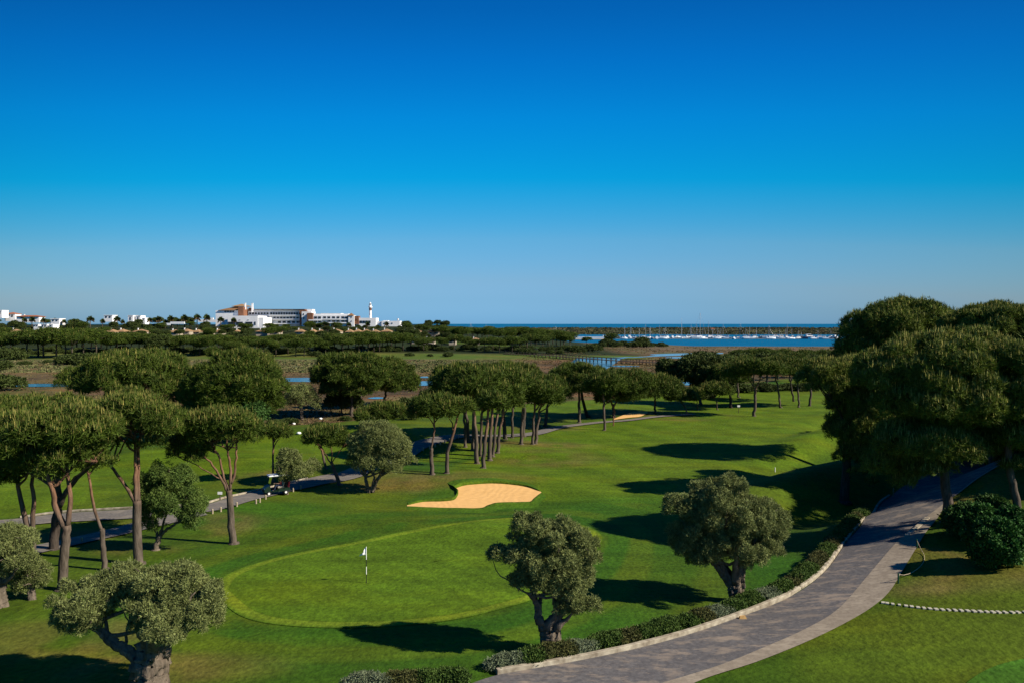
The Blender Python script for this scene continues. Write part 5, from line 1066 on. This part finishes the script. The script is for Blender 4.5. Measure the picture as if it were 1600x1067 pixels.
b = B(); b.loft([[(-1.8, -1.1, 1.3), (2.6, -.7, 1.45), (2.6, .7, 1.45), (-1.8, 1.1, 1.3)][::-1], [(-1.7, -.9, 2.0), (2.0, -.5, 1.85), (2.0, .5, 1.85), (-1.7, .9, 2.0)][::-1]]); bm['cabin'] = b.mesh('cabin', M['hull'])
b = B(); b.tube([(.8, 0, 1.3), (.8, 0, 15.5)], [.14, .10], 6); b.tube([(.8, -1.1, 8.2), (.8, 1.1, 8.2)], .05, 4); b.tube([(.8, -.9, 11.6), (.8, .9, 11.6)], .05, 4); bm['mast'] = b.mesh('mast', M['alu'])
b = B(); b.tube([(.8, 0, 15.3), (5.4, 0, 1.7)], .035, 4); b.tube([(.8, 0, 15.3), (-5.3, 0, 1.6)], .03, 4); bm['rigging'] = b.mesh('rigging', M['alu'])
b = B(); b.tube([(.7, 0, 2.6), (-3.8, 0, 2.7)], [.26, .2], 7); bm['boom'] = b.mesh('boom', M['canvas']); bm['boomw'] = b.mesh('boom', M['hull'])
b = B(); b.loft([[(-4.9, -1.1, 2.5), (-2.6, -1.2, 2.7), (-2.6, 1.2, 2.7), (-4.9, 1.1, 2.5)][::-1], [(-4.7, -1, 2.65), (-2.7, -1.1, 2.85), (-2.7, 1.1, 2.85), (-4.7, 1, 2.65)][::-1]]); bm['bimini'] = b.mesh('bimini', M['canvas'])
b = B(); b.loft([[(-2.2, -1.3, 1.5), (2.4, -1.0, 1.7), (2.4, 1.0, 1.7), (-2.2, 1.3, 1.5)][::-1], [(-2.0, -1.15, 2.9), (.6, -.95, 2.9), (.6, .95, 2.9), (-2.0, 1.15, 2.9)][::-1]]); b.box(-2.3, .9, -1.25, 1.25, 2.9, 3.05); bm['mcabin'] = b.mesh('cabin', M['hull'])
b = B(); b.loft([[(-1.6, -1.24, 2.1), (1.75, -1.05, 2.2), (1.75, 1.05, 2.2), (-1.6, 1.24, 2.1)][::-1], [(-1.6, -1.2, 2.7), (1.05, -1.02, 2.7), (1.05, 1.02, 2.7), (-1.6, 1.2, 2.7)][::-1]]); bm['windscreen'] = b.mesh('windscreen', M['glass'])
def boat(kind, px, Y, sc, label, group, mast=1.0, blue=False, rz=None):
    x = at(px, 530, Y)[0]; rz = rz if rz is not None else pr.uniform(-.35, .35)+(pi if pr.random() < .4 else 0)+(pi/2 if pr.random() < .35 else 0)
    r = empty('sailing_boat' if kind == 's' else 'motor_boat', (x, Y, SEA+.05), label, 'sailing boat' if kind == 's' else 'motor boat', group, rz, sc)
    if kind == 's':
        link('hull', bm['hullb' if blue else 'hull'], r); link('cabin', bm['cabin'], r); m_ = link('mast', bm['mast'], r); m_.scale = (1, 1, mast); g = link('rigging', bm['rigging'], r); g.scale = (1, 1, mast)
        link('boom', bm['boom' if pr.random() < .5 else 'boomw'], r)
        if pr.random() < .4: link('bimini', bm['bimini'], r)
    else: link('hull', bm['mhullb' if blue else 'mhull'], r); link('cabin', bm['mcabin'], r); link('windscreen', bm['windscreen'], r)
    return r
# sailing boats: photo x and mast top y
sl = [(976, 508.5, 1030), (985, 512, 1000), (987.5, 512, 1035), (999, 514, 975), (1007.5, 507, 1010), (1014, 513, 980), (1016, 510.5, 1050), (1031, 508, 1005), (1036, 513, 985), (1038.5, 511.5, 1060), (1065, 497, 990), (1078, 512, 1000), (1081, 508, 1020), (1089, 505.5, 1050), (1099, 512, 980), (1108, 501.5, 1040), (1113, 514, 1000), (1120, 512.5, 985), (1127, 513, 1050), (1131, 507, 1000),
      (1155, 505, 990), (1164, 513, 1040), (1172, 511, 1000), (1182, 513, 1050), (1200, 508.5, 990), (1204, 515, 1040), (1219, 516, 1000), (1228, 514, 1050), (1231, 506.5, 1010), (1236, 514, 980), (1248, 517, 1000), (1252, 519, 1050), (1279, 516, 1000), (1299, 516, 1040)]
for i, (px, pt, Y) in enumerate(sl):
    hm = at(px, pt, Y)[2]-SEA; sc = 1.0 if hm < 16.5 else 1.12; boat('s', px, Y, sc, 'white sailing boat moored in the marina with a bare mast, %s from the left' % ordw(i+1), 'sailing boats moored in the marina', hm/(15.5*sc))
r_ = boat('s', 1092, 995, 1.75, 'largest sailing yacht of the marina with by far the tallest mast', None, 1.0); hm = at(1092, 489, 995)[2]-SEA
for c_ in r_.children:
    if c_.name.startswith(('mast', 'rigging')): c_.scale = (1, 1, hm/(15.5*1.75))
i = 0
for px in np.arange(968, 1315, 8.4):
    Y = pr.choice([975, 995, 1035, 1055])+pr.uniform(-3, 3); i += 1
    boat('m', px+pr.uniform(-2, 2), Y, pr.uniform(.85, 1.35), 'small white motor boat berthed among the masts, %s from the left' % ordw(i), 'motor boats berthed in the marina', blue=pr.random() < .15)
boat('m', 1264, 985, 1.9, 'big dark hulled motor yacht near the right end of the marina', None, blue=True, rz=.1)
boat('m', 945, 1000, 1.3, 'motor boat alone left of the marina behind the shore pine', None, rz=.2)
boat('s', 734, 1150, 1.4, 'distant yacht mast rising behind the wooded headland, left one', None, .9); boat('s', 760, 1250, 1.2, 'distant yacht mast rising behind the wooded headland, right one', None, .9)
boat('s', 868.5, 1120, 1.0, 'sailing boat anchored at the tip of the headland', None, 1.0)
o = empty('jetty', (at(921, 530, 940)[0], 940, SEA), 'long white jetty hall on the water left of the marina', 'jetty'); w_ = 24*940/F
b = B(); b.box(-w_, w_, -3, 3, .2, 1.0); b.obj('deck', 'wood2', o); b = B(); b.box(-w_*.98, w_*.98, -2.6, 2.6, 1.0, 3.0); b.obj('wall', 'white', o); b = B(); b.box(-w_, w_, -3, 3, 3.0, 3.3, .98); b.obj('roof', 'hull', o)
# little house on the spit
h = Bld('spit_house', 'tiny reddish house among the dunes beyond the marina', 'house', 1114, 1560); h.w((1111, 1117.5, 513.8, 517, 0, 8), m='cream'); h.hip(1110.6, 1118, 512.6, 513.9, -.5, 9, 'redtile'); h.windows([1113], .8, 514.6, 516, 0)
# ------------------------------------------------------------------ kerb hedge shrubs and big shrubs
SILV = dict(base=(.10, .13, .07), alt=(.19, .22, .13), cand=None, L=.11, W=.02, k=6, up=.4, spread=.8)
HEDG = dict(base=(.035, .070, .014), alt=(.075, .120, .022), cand=None, L=.12, W=.03, k=6, up=.3, spread=.9)
RUST = dict(base=(.045, .060, .018), alt=(.100, .095, .030), cand=None, L=.12, W=.028, k=6, up=.3, spread=.9)
def shrub(x, y, rx, ry, h, st, label, seed, group=None, name='shrub', spacing=.085, rc=.28, maxn=7000, size=1.0, rz=0, z=None):
    rng = np.random.default_rng(seed); gz = float(H(x, y)) if z is None else z
    r = empty(name, (x, y, gz), label, 'shrub', group, rz)
    t = B()
    for q in range(5):
        a = rng.uniform(0, 6.3); t.tube([(0, 0, -.05), (rx*.3*cos(a), ry*.3*sin(a), h*.35), (rx*.55*cos(a), ry*.55*sin(a), h*.7)], [.04*size, .03*size, .012], 5, (.10, .08, .06))
    t.obj('stem', 'bark', r); c = B()
    E = [((0, 0, h*.45), (rx, ry, h*.52)), ((rx*.35*rng.uniform(-1, 1), 0, h*.55), (rx*.7, ry*.8, h*.5))]
    foliage(c, subclumps(E, rc, rng, -.7, .9, 1.3), st, rng, spacing, size, 0, .8, zcut=-.8, maxn=maxn); c.obj('crown', 'leaf', r); return r
hp = resample([G(*p)[:2] for p in [(795, 1045), (850, 1035), (920, 1020), (1000, 1001), (1080, 980), (1150, 957), (1230, 925), (1275, 892), (1310, 850), (1338, 818), (1352, 806)]], 31)
seq = ['silver', 'green', 'rust', 'silver', 'green', 'rust', 'green', 'green', 'green', 'rust', 'silver', 'green', 'green', 'silver', 'green', 'rust', 'green', 'green', 'rust', 'rust', 'green', 'green', 'rust', 'green', 'green', 'green', 'green', 'green', 'rust', 'green', 'green']
for i in range(31):
    x, y = hp[i]; a = hp[min(i+1, 30)]-hp[max(i-1, 0)]; st = dict(silver=SILV, green=HEDG, rust=RUST)[seq[i]]
    x -= .35*-a[1]/np.hypot(*a)*-1; nx, ny = -a[1]/np.hypot(*a), a[0]/np.hypot(*a)
    shrub(hp[i][0]+nx*.25, hp[i][1]+ny*.25, 1.05+.12*(i % 3), .55+.04*(i % 2), .52+.2*((i*7) % 5)/4, st, {'silver': 'silvery', 'green': 'dark green', 'rust': 'bronze tinged'}[seq[i]]+' hedge shrub along the road kerb, %s from the lower end' % ordw(i+1), 500+i, 'low hedge shrubs along the road kerb', rz=math.atan2(a[1], a[0]), name='hedge_shrub')
for i, (px, py, k_) in enumerate([(560, 1070, 0), (590, 1068, 0), (620, 1066, 2), (645, 1066, 2), (668, 1064, 1), (690, 1062, 1), (708, 1062, 1)]):
    x, y, z = G(px, py+10); shrub(x, y, .8, .55, .75, (SILV, HEDG, RUST)[k_], ('silvery', 'dark green', 'bronze tinged')[k_]+' hedge shrub at the bottom edge of the picture, %s from the left' % ordw(i+1), 560+i, 'hedge shrubs at the bottom edge', name='hedge_shrub')
BIG = dict(base=(.020, .062, .012), alt=(.040, .115, .020), cand=None, L=.17, W=.055, k=6, up=.2, spread=.9)
def bigsh(px, pyb, wpx, hpx, label, seed, st=BIG):
    x, y, z = G(px, pyb); s = y/F; shrub(x, y+wpx*s*.3, wpx*s, wpx*s*.85, hpx*s, st, label, seed, rc=.42, spacing=.13, maxn=14000, size=1.25, name='round_shrub')
bigsh(1562, 886, 44, 72, 'large glossy round shrub in front of the shrub group at the right', 601)
bigsh(1535, 842, 34, 50, 'middle glossy shrub between the pine trunk and the large round one', 602)
bigsh(1508, 836, 28, 46, 'small leafy shrub touching the foot of the giant roadside pine', 603, LEAFY)
bigsh(1590, 850, 30, 55, 'glossy shrub at the right edge behind the large round one', 604)
bigsh(1556, 812, 24, 36, 'pale leafed shrub at the back of the right shrub group', 605, LEAFY)

# ------------------------------------------------------------------ stepping stones
sp_ = [G(*p)[:2] for p in [(1380, 941.5), (1420, 947), (1460, 951.5), (1500, 953.5), (1540, 955.5), (1580, 956.5), (1640, 956)]]
sp_ = resample(sp_, 28)
for i in range(28):
    x, y = sp_[i]; a = sp_[min(i+1, 27)]-sp_[max(i-1, 0)]; rng = np.random.default_rng(i); u, v = .085+.015*rng.random(), .125+.02*rng.random()
    b = B(); k = [(-u, -v), (u, -v), (u, v), (-u, v)]; k = [(p+rng.uniform(-.015, .015), q+rng.uniform(-.015, .015)) for p, q in k]
    b.loft([[(p, q, -.05) for p, q in k], [(p, q, .03) for p, q in k], [(p*.93, q*.95, .045) for p, q in k]])
    o = b.obj('stepping_stone', 'stone'); o.location = (x, y, float(H(x, y))+.012); o.rotation_euler = (0, 0, math.atan2(a[1], a[0])+.35)
    tag(o, 'pale square stepping stone in the lawn at the right, %s from the road' % ordw(i+1), 'stepping stone', 'stepping stones crossing the lawn')

# ------------------------------------------------------------------ flagstick
x, y, z = G(572.5, 911); r = empty('golf_flag', (x, y, z+.035), 'white golf flag on a banded pole standing in the hole of the putting green', 'golf flag')
for i, (a, c, m_) in enumerate([(0, .55, 'black'), (.55, 1.05, 'plast'), (1.05, 1.5, 'black'), (1.5, 2.32, 'plast')]):
    b = B(); b.tube([(0, 0, a), (0, 0, c)], .022, 8); b.obj('pole', m_, r)
b = B(); n = 12; V = []
for i in range(n):
    t = i/(n-1)
    for q in range(8):
        s_ = q/7; V.append((-.02-.42*t*(.5+.5*s_)+.03*sin(s_*6), .10*sin(t*7+s_*2)*t, 2.27-s_*.52-.28*t*(1-s_)+.05*sin(t*5)))
b.quads(V, [(i*8+q, i*8+q+1, (i+1)*8+q+1, (i+1)*8+q) for i in range(n-1) for q in range(7)]); f = b.obj('flag', 'flag', r, smooth=True)
mo = f.modifiers.new('thick', 'SOLIDIFY'); mo.thickness = .006
b = B(); b.tube([(0, 0, -.03), (0, 0, .004)], .054, 16); o = b.obj('cup', 'black', r)

# ------------------------------------------------------------------ posts, markers, stakes, signs
def post(px, py, h, rr, m, name, label, cat, group=None, cap=None):
    x, y, z = G(px, py); b = B(); b.tube([(0, 0, -.1), (0, 0, h*.9), (0, 0, h)], [rr, rr, rr*.75], 10); o = b.obj(name, m); o.location = (x, y, z); return tag(o, label, cat, group)
for i, (px, py) in enumerate([(107, 852), (128, 847), (208, 829), (332, 802), (345, 799), (359, 795), (370, 791), (400, 786.5), (406, 784.5), (415, 779.5), (458, 768), (470, 764)]):
    post(px, py, .42, .085, 'wood2', 'path_post', 'short pale wooden post on the near side of the cart path, %s from the left' % ordw(i+1), 'post', 'short posts along the cart path')
stk = resample([G(*p)[:2] for p in [(652, 706), (668, 702), (685, 696), (700, 690), (716, 685)]], 9)
for i in range(9):
    x, y = stk[i]; b = B(); b.tube([(0, 0, -.1), (0, 0, .45)], .1, 8); o = b.obj('path_post', 'wood2'); o.location = (x, y, float(H(x, y))); tag(o, 'short post at the path bend by the crooked pine, %s from the left' % ordw(i+1), 'post', 'short posts at the path bend')
for i, (px, py) in enumerate([(459, 663), (515, 666), (467, 678), (501, 655)]):
    x, y, z = G(px, py); b = B(); ellip(b, (0, 0, .16), (.34, .34, .2), 12, 7); b.tube([(0, 0, -.1), (0, 0, .05)], .05, 6); o = b.obj('tee_marker', 'plast', smooth=True); o.location = (x, y, z)
    tag(o, ['white tee marker, leftmost of those on the raised tee', 'white tee marker, nearest the low hedge-like pine', 'white tee marker, lowest one on the slope of the tee', 'white tee marker, farthest one at the back of the tee'][i], 'tee marker', 'white tee markers')
def sign(px, py, label, w_=.5, h_=.32, H_=1.1, m='plast'):
    x, y, z = G(px, py); r = empty('tee_sign', (x, y, z), label, 'sign'); b = B(); b.tube([(0, 0, -.1), (0, 0, H_)], .05, 8); b.obj('post', 'wood', r)
    b = B(); b.box(-w_/2, w_/2, -.08, -.05, H_-.05, H_+h_); b.obj('board', m, r)
sign(344, 781, 'small white tee sign on a post beyond the cart path', .42, .2, .6)
sign(1154, 645, 'small white sign on a post in front of the antler-limbed pine', .5, .3, 1.2)
post(958.5, 665, 1.6, .1, 'terra', 'marker_post', 'thin brown distance post beside the tall single pine', 'post')
post(1001, 998, .6, .05, 'plast', 'stake', 'pale stake standing in the lawn behind the kerb hedge', 'stake')
post(1211, 737, .55, .05, 'plast', 'stake', 'tiny white stake on the shaded mound above the round olive', 'stake')
post(1396, 776, .9, .06, 'wood2', 'stake', 'pale stake at the upper end of the road kerb', 'stake')
x1, y1, z1 = G(1403.5, 911); x2, y2, z2 = G(1432.5, 856)
for (x, y, z, l_) in ((x1, y1, z1, 'green rope stake nearest the stepping stones'), (x2, y2, z2, 'green rope stake farther up the paved strip')):
    b = B(); b.tube([(0, 0, -.1), (0, 0, .62)], .05, 8); o = b.obj('stake', 'greenpaint'); o.location = (x, y, z); tag(o, l_, 'stake')
b = B(); Pr = []
for t in np.linspace(0, 1, 14): xx, yy = x1+(x2-x1)*t+1.0*sin(pi*t), y1+(y2-y1)*t; Pr.append((xx, yy, float(H(xx, yy))+.04+.5*(2*t-1)**4))
b.tube(Pr, .018, 6); tag(b.obj('rope', 'wood2'), 'pale rope sagging onto the grass between the two green stakes', 'rope')
b = B(); x, y, z = G(1160, 967)
b.loft([[(-.22, -.15, -.05), (.24, -.17, -.05), (.2, .15, -.05), (-.2, .16, -.05)], [(-.15, -.1, .16), (.12, -.13, .22), (.15, .1, .15), (-.13, .1, .12)]]); o = b.obj('rock', 'sand'); o.location = (x, y, z+.05); tag(o, 'small ochre rock lying between the hedge and the kerb', 'rock')

# ------------------------------------------------------------------ golf cart with driver, heading left along the path
ax, ay, az = G(430, 774); ang = pi+R(28)
def local(): return B()
cart = empty('golf_cart', (ax, ay+.5, float(H(ax, ay+.5))+.09), 'dark green golf cart with a white roof rolling along the cart path', 'golf cart', None, ang)
def prism(pts, y0, y1, name, m, par, bev=.0):
    b = B(); b.loft([[(p, y0, q) for p, q in pts], [(p, y1, q) for p, q in pts]]); return b.obj(name, m, par)
prism([(1.25, .32), (1.28, .62), (1.05, .86), (.72, .98), (.66, .40), (-.1, .36), (-.12, .62), (-.72, .66), (-1.15, .68), (-1.2, .36)], -.56, .56, 'body', 'cartgreen', cart)
prism([(1.3, .28), (1.33, .5), (1.25, .5), (1.22, .28)], -.5, .5, 'bumper', 'black', cart)
prism([(-1.28, .34), (-1.28, .42), (-.9, .42), (-.9, .34)], -.48, .48, 'bag_rack', 'black', cart)
b = B(); b.loft([[(-.62, -.52, .68), (-.05, -.52, .68), (-.05, .52, .68), (-.62, .52, .68)][::-1], [(-.60, -.54, .8), (0, -.54, .8), (0, .54, .8), (-.60, .54, .8)][::-1], [(-.58, -.5, .84), (-.04, -.5, .84), (-.04, .5, .84), (-.58, .5, .84)][::-1]]); b.obj('seat', 'vinyl', cart)
prism([(-.58, .84), (-.50, .84), (-.60, 1.22), (-.68, 1.22)], -.52, .52, 'backrest', 'vinyl', cart)
b = B(); b.loft([[(-1.1, -.6, 1.86), (.82, -.6, 1.86), (.82, .6, 1.86), (-1.1, .6, 1.86)][::-1], [(-1.12, -.62, 1.91), (.86, -.62, 1.91), (.86, .62, 1.91), (-1.12, .62, 1.91)][::-1], [(-.95, -.5, 1.97), (.66, -.5, 1.97), (.66, .5, 1.97), (-.95, .5, 1.97)][::-1]]); b.obj('roof', 'plast', cart)
for s_ in (-1, 1):
    b = B(); b.tube([(.74, .52*s_, .95), (.5, .54*s_, 1.86)], .025, 6); b.obj('roof_strut', 'black', cart)
    b = B(); b.tube([(-.75, .52*s_, .66), (-.95, .54*s_, 1.86)], .025, 6); b.obj('roof_strut', 'black', cart)
b = B(); b.loft([[(.73, -.5, .97), (.74, -.5, .97), (.74, .5, .97), (.73, .5, .97)][::-1], [(.51, -.5, 1.84), (.52, -.5, 1.84), (.52, .5, 1.84), (.51, .5, 1.84)][::-1]])
gm_, gn, gb_ = mat('cart_windscreen'); gb_.inputs['Base Color'].default_value = (.8, .85, .87, 1); gb_.inputs['Transmission Weight'].default_value = 1; gb_.inputs['Roughness'].default_value = .05; gb_.inputs['IOR'].default_value = 1.05; M['screen'] = gm_; b.obj('windscreen', 'screen', cart)
b = B(); b.tube([(.62, .25, .92), (.40, .25, 1.1)], .02, 6); an = np.linspace(0, 2*pi, 17); b.tube([(.40-.05*sin(a), .25+.17*cos(a), 1.1+.16*sin(a)) for a in an], .015, 6); b.obj('steering_wheel', 'black', cart)
for xw in (.85, -.78):
    for s_ in (-1, 1):
        wb = B(); yy = .50*s_; wb.tube([(xw, yy-.09, .22), (xw, yy-.07, .22), (xw, yy+.07, .22), (xw, yy+.09, .22)], [.18, .225, .225, .18], 18); wh = wb.obj('wheel', 'black', cart)
        wb = B(); wb.tube([(xw, yy+.085*s_, .22), (xw, yy+.1*s_, .22)], [.115, .10], 14); wb.obj('rim', 'plast', wh)
for s_ in (-1, 1): b = B(); ellip(b, (1.19, .36*s_, .66), (.06, .08, .05), 10, 6); b.obj('headlight', 'plast', cart)
R3 = mathutils.Matrix.Rotation(ang, 4, 'Z')
def onto(xl, yl, zl): v = R3 @ mathutils.Vector((xl, yl, zl)); return (cart.location[0]+v[0], cart.location[1]+v[1], cart.location[2]+v[2])
bag = empty('golf_bag', onto(-1.08, .2, .42), 'red and black golf bag standing on the rear of the golf cart', 'golf bag', None, ang)
b = B(); b.tube([(0, 0, 0), (-.03, 0, .4), (-.08, 0, .82)], [.13, .12, .15], 12); b.obj('bag_body', 'redcloth', bag)
b = B(); b.tube([(.1, 0, .15), (.07, 0, .55)], [.06, .07], 8); b.obj('pocket', 'black', bag)
for q in range(4): a = q*1.6; b = B(); b.tube([(-.08+.06*cos(a), .06*sin(a), .8), (-.11+.09*cos(a), .1*sin(a), 1.0+.05*q)], .012, 5); ellip(b, (-.11+.09*cos(a), .1*sin(a), 1.03+.05*q), (.035, .05, .03), 6, 5); b.obj('golf_club', 'alu', bag)
# driver: one skinned body with shirt, trousers, hair over it
def skinned(name, chains, m, par):
    """chains of (point, radius) tapered tubes with rounded ends, welded by a remesh into one surface"""
    b = B()
    for ch in chains:
        P = np.array([c[0] for c in ch], float); r = [c[1] for c in ch]; n = max(8, len(ch)*4)
        Q = resample(P, n); rr = np.interp(np.linspace(0, 1, n), np.linspace(0, 1, len(r)), r); b.tube(Q, rr, 12)
        for e in (0, -1): ellip(b, Q[e], (rr[e],)*3, 10, 7)
    o = b.obj(name, m, par, smooth=True); md = o.modifiers.new('weld', 'REMESH'); md.mode = 'VOXEL'; md.voxel_size = .014; md.use_smooth_shade = True
    return o
man = empty('person', onto(-.3, .25, .84), 'seated golfer in a dark red shirt and navy trousers driving the golf cart', 'person', None, ang)
hd = (.06, 0, .70)
body = [[((0, 0, .06), .14), ((0, 0, .30), .13), ((.02, 0, .48), .145), ((.02, 0, .55), .08), ((.04, 0, .62), .055)], [((.04, 0, .60), .055), ((.06, 0, .70), .09), ((.06, 0, .76), .095)], [((.15, 0, .70), .018), ((.165, 0, .69), .014)]]
for s_ in (-1, 1):
    body += [[((.02, .17*s_, .48), .06), ((.12, .21*s_, .27), .045), ((.34, .13*s_, .28), .034), ((.60, .11*s_, .30), .024)], [((.60, .11*s_, .30), .036), ((.67, .10*s_, .31), .03)]]
    for f_ in range(4): body.append([((.67, (.13-.02*f_)*s_, .325), .010), ((.71, (.13-.02*f_)*s_, .315), .009), ((.715-.004*f_, (.13-.02*f_)*s_, .285), .008)])
    body.append([((.64, .085*s_, .30), .011), ((.68, .07*s_, .29), .009)])
    body += [[((0, .09*s_, .06), .095), ((.25, .11*s_, .08), .085), ((.46, .12*s_, .06), .062), ((.54, .12*s_, -.18), .052), ((.58, .12*s_, -.38), .04)], [((.57, .12*s_, -.41), .04), ((.72, .12*s_, -.43), .035)], [((.05, .09*s_, .71), .02), ((.06, .10*s_, .69), .016)]]
skinned('body', body, 'skin', man)
skinned('shirt', [[((0, 0, .05), .150), ((0, 0, .30), .142), ((.02, 0, .48), .155), ((.02, 0, .54), .10)]]+[[((.02, .15*s_, .48), .075), ((.09, .20*s_, .33), .062)] for s_ in (-1, 1)], 'redcloth', man)
skinned('trousers', [[((-.02, 0, .03), .155), ((.02, 0, .10), .15)]]+[[((0, .09*s_, .05), .108), ((.25, .11*s_, .08), .096), ((.46, .12*s_, .06), .074), ((.54, .12*s_, -.18), .062), ((.575, .12*s_, -.34), .052)] for s_ in (-1, 1)], 'navy', man)
skinned('cap', [[((.045, 0, .775), .098), ((.05, 0, .80), .085)], [((.13, -.05, .79), .02), ((.17, 0, .785), .022), ((.13, .05, .79), .02)]], 'black', man)
skinned('shoes', [[((.57, .12*s_, -.42), .045), ((.73, .12*s_, -.44), .038)] for s_ in (-1, 1)], 'plast', man)

# ------------------------------------------------------------------ fallen leaves strewn over the road, dead stick by the far kerb
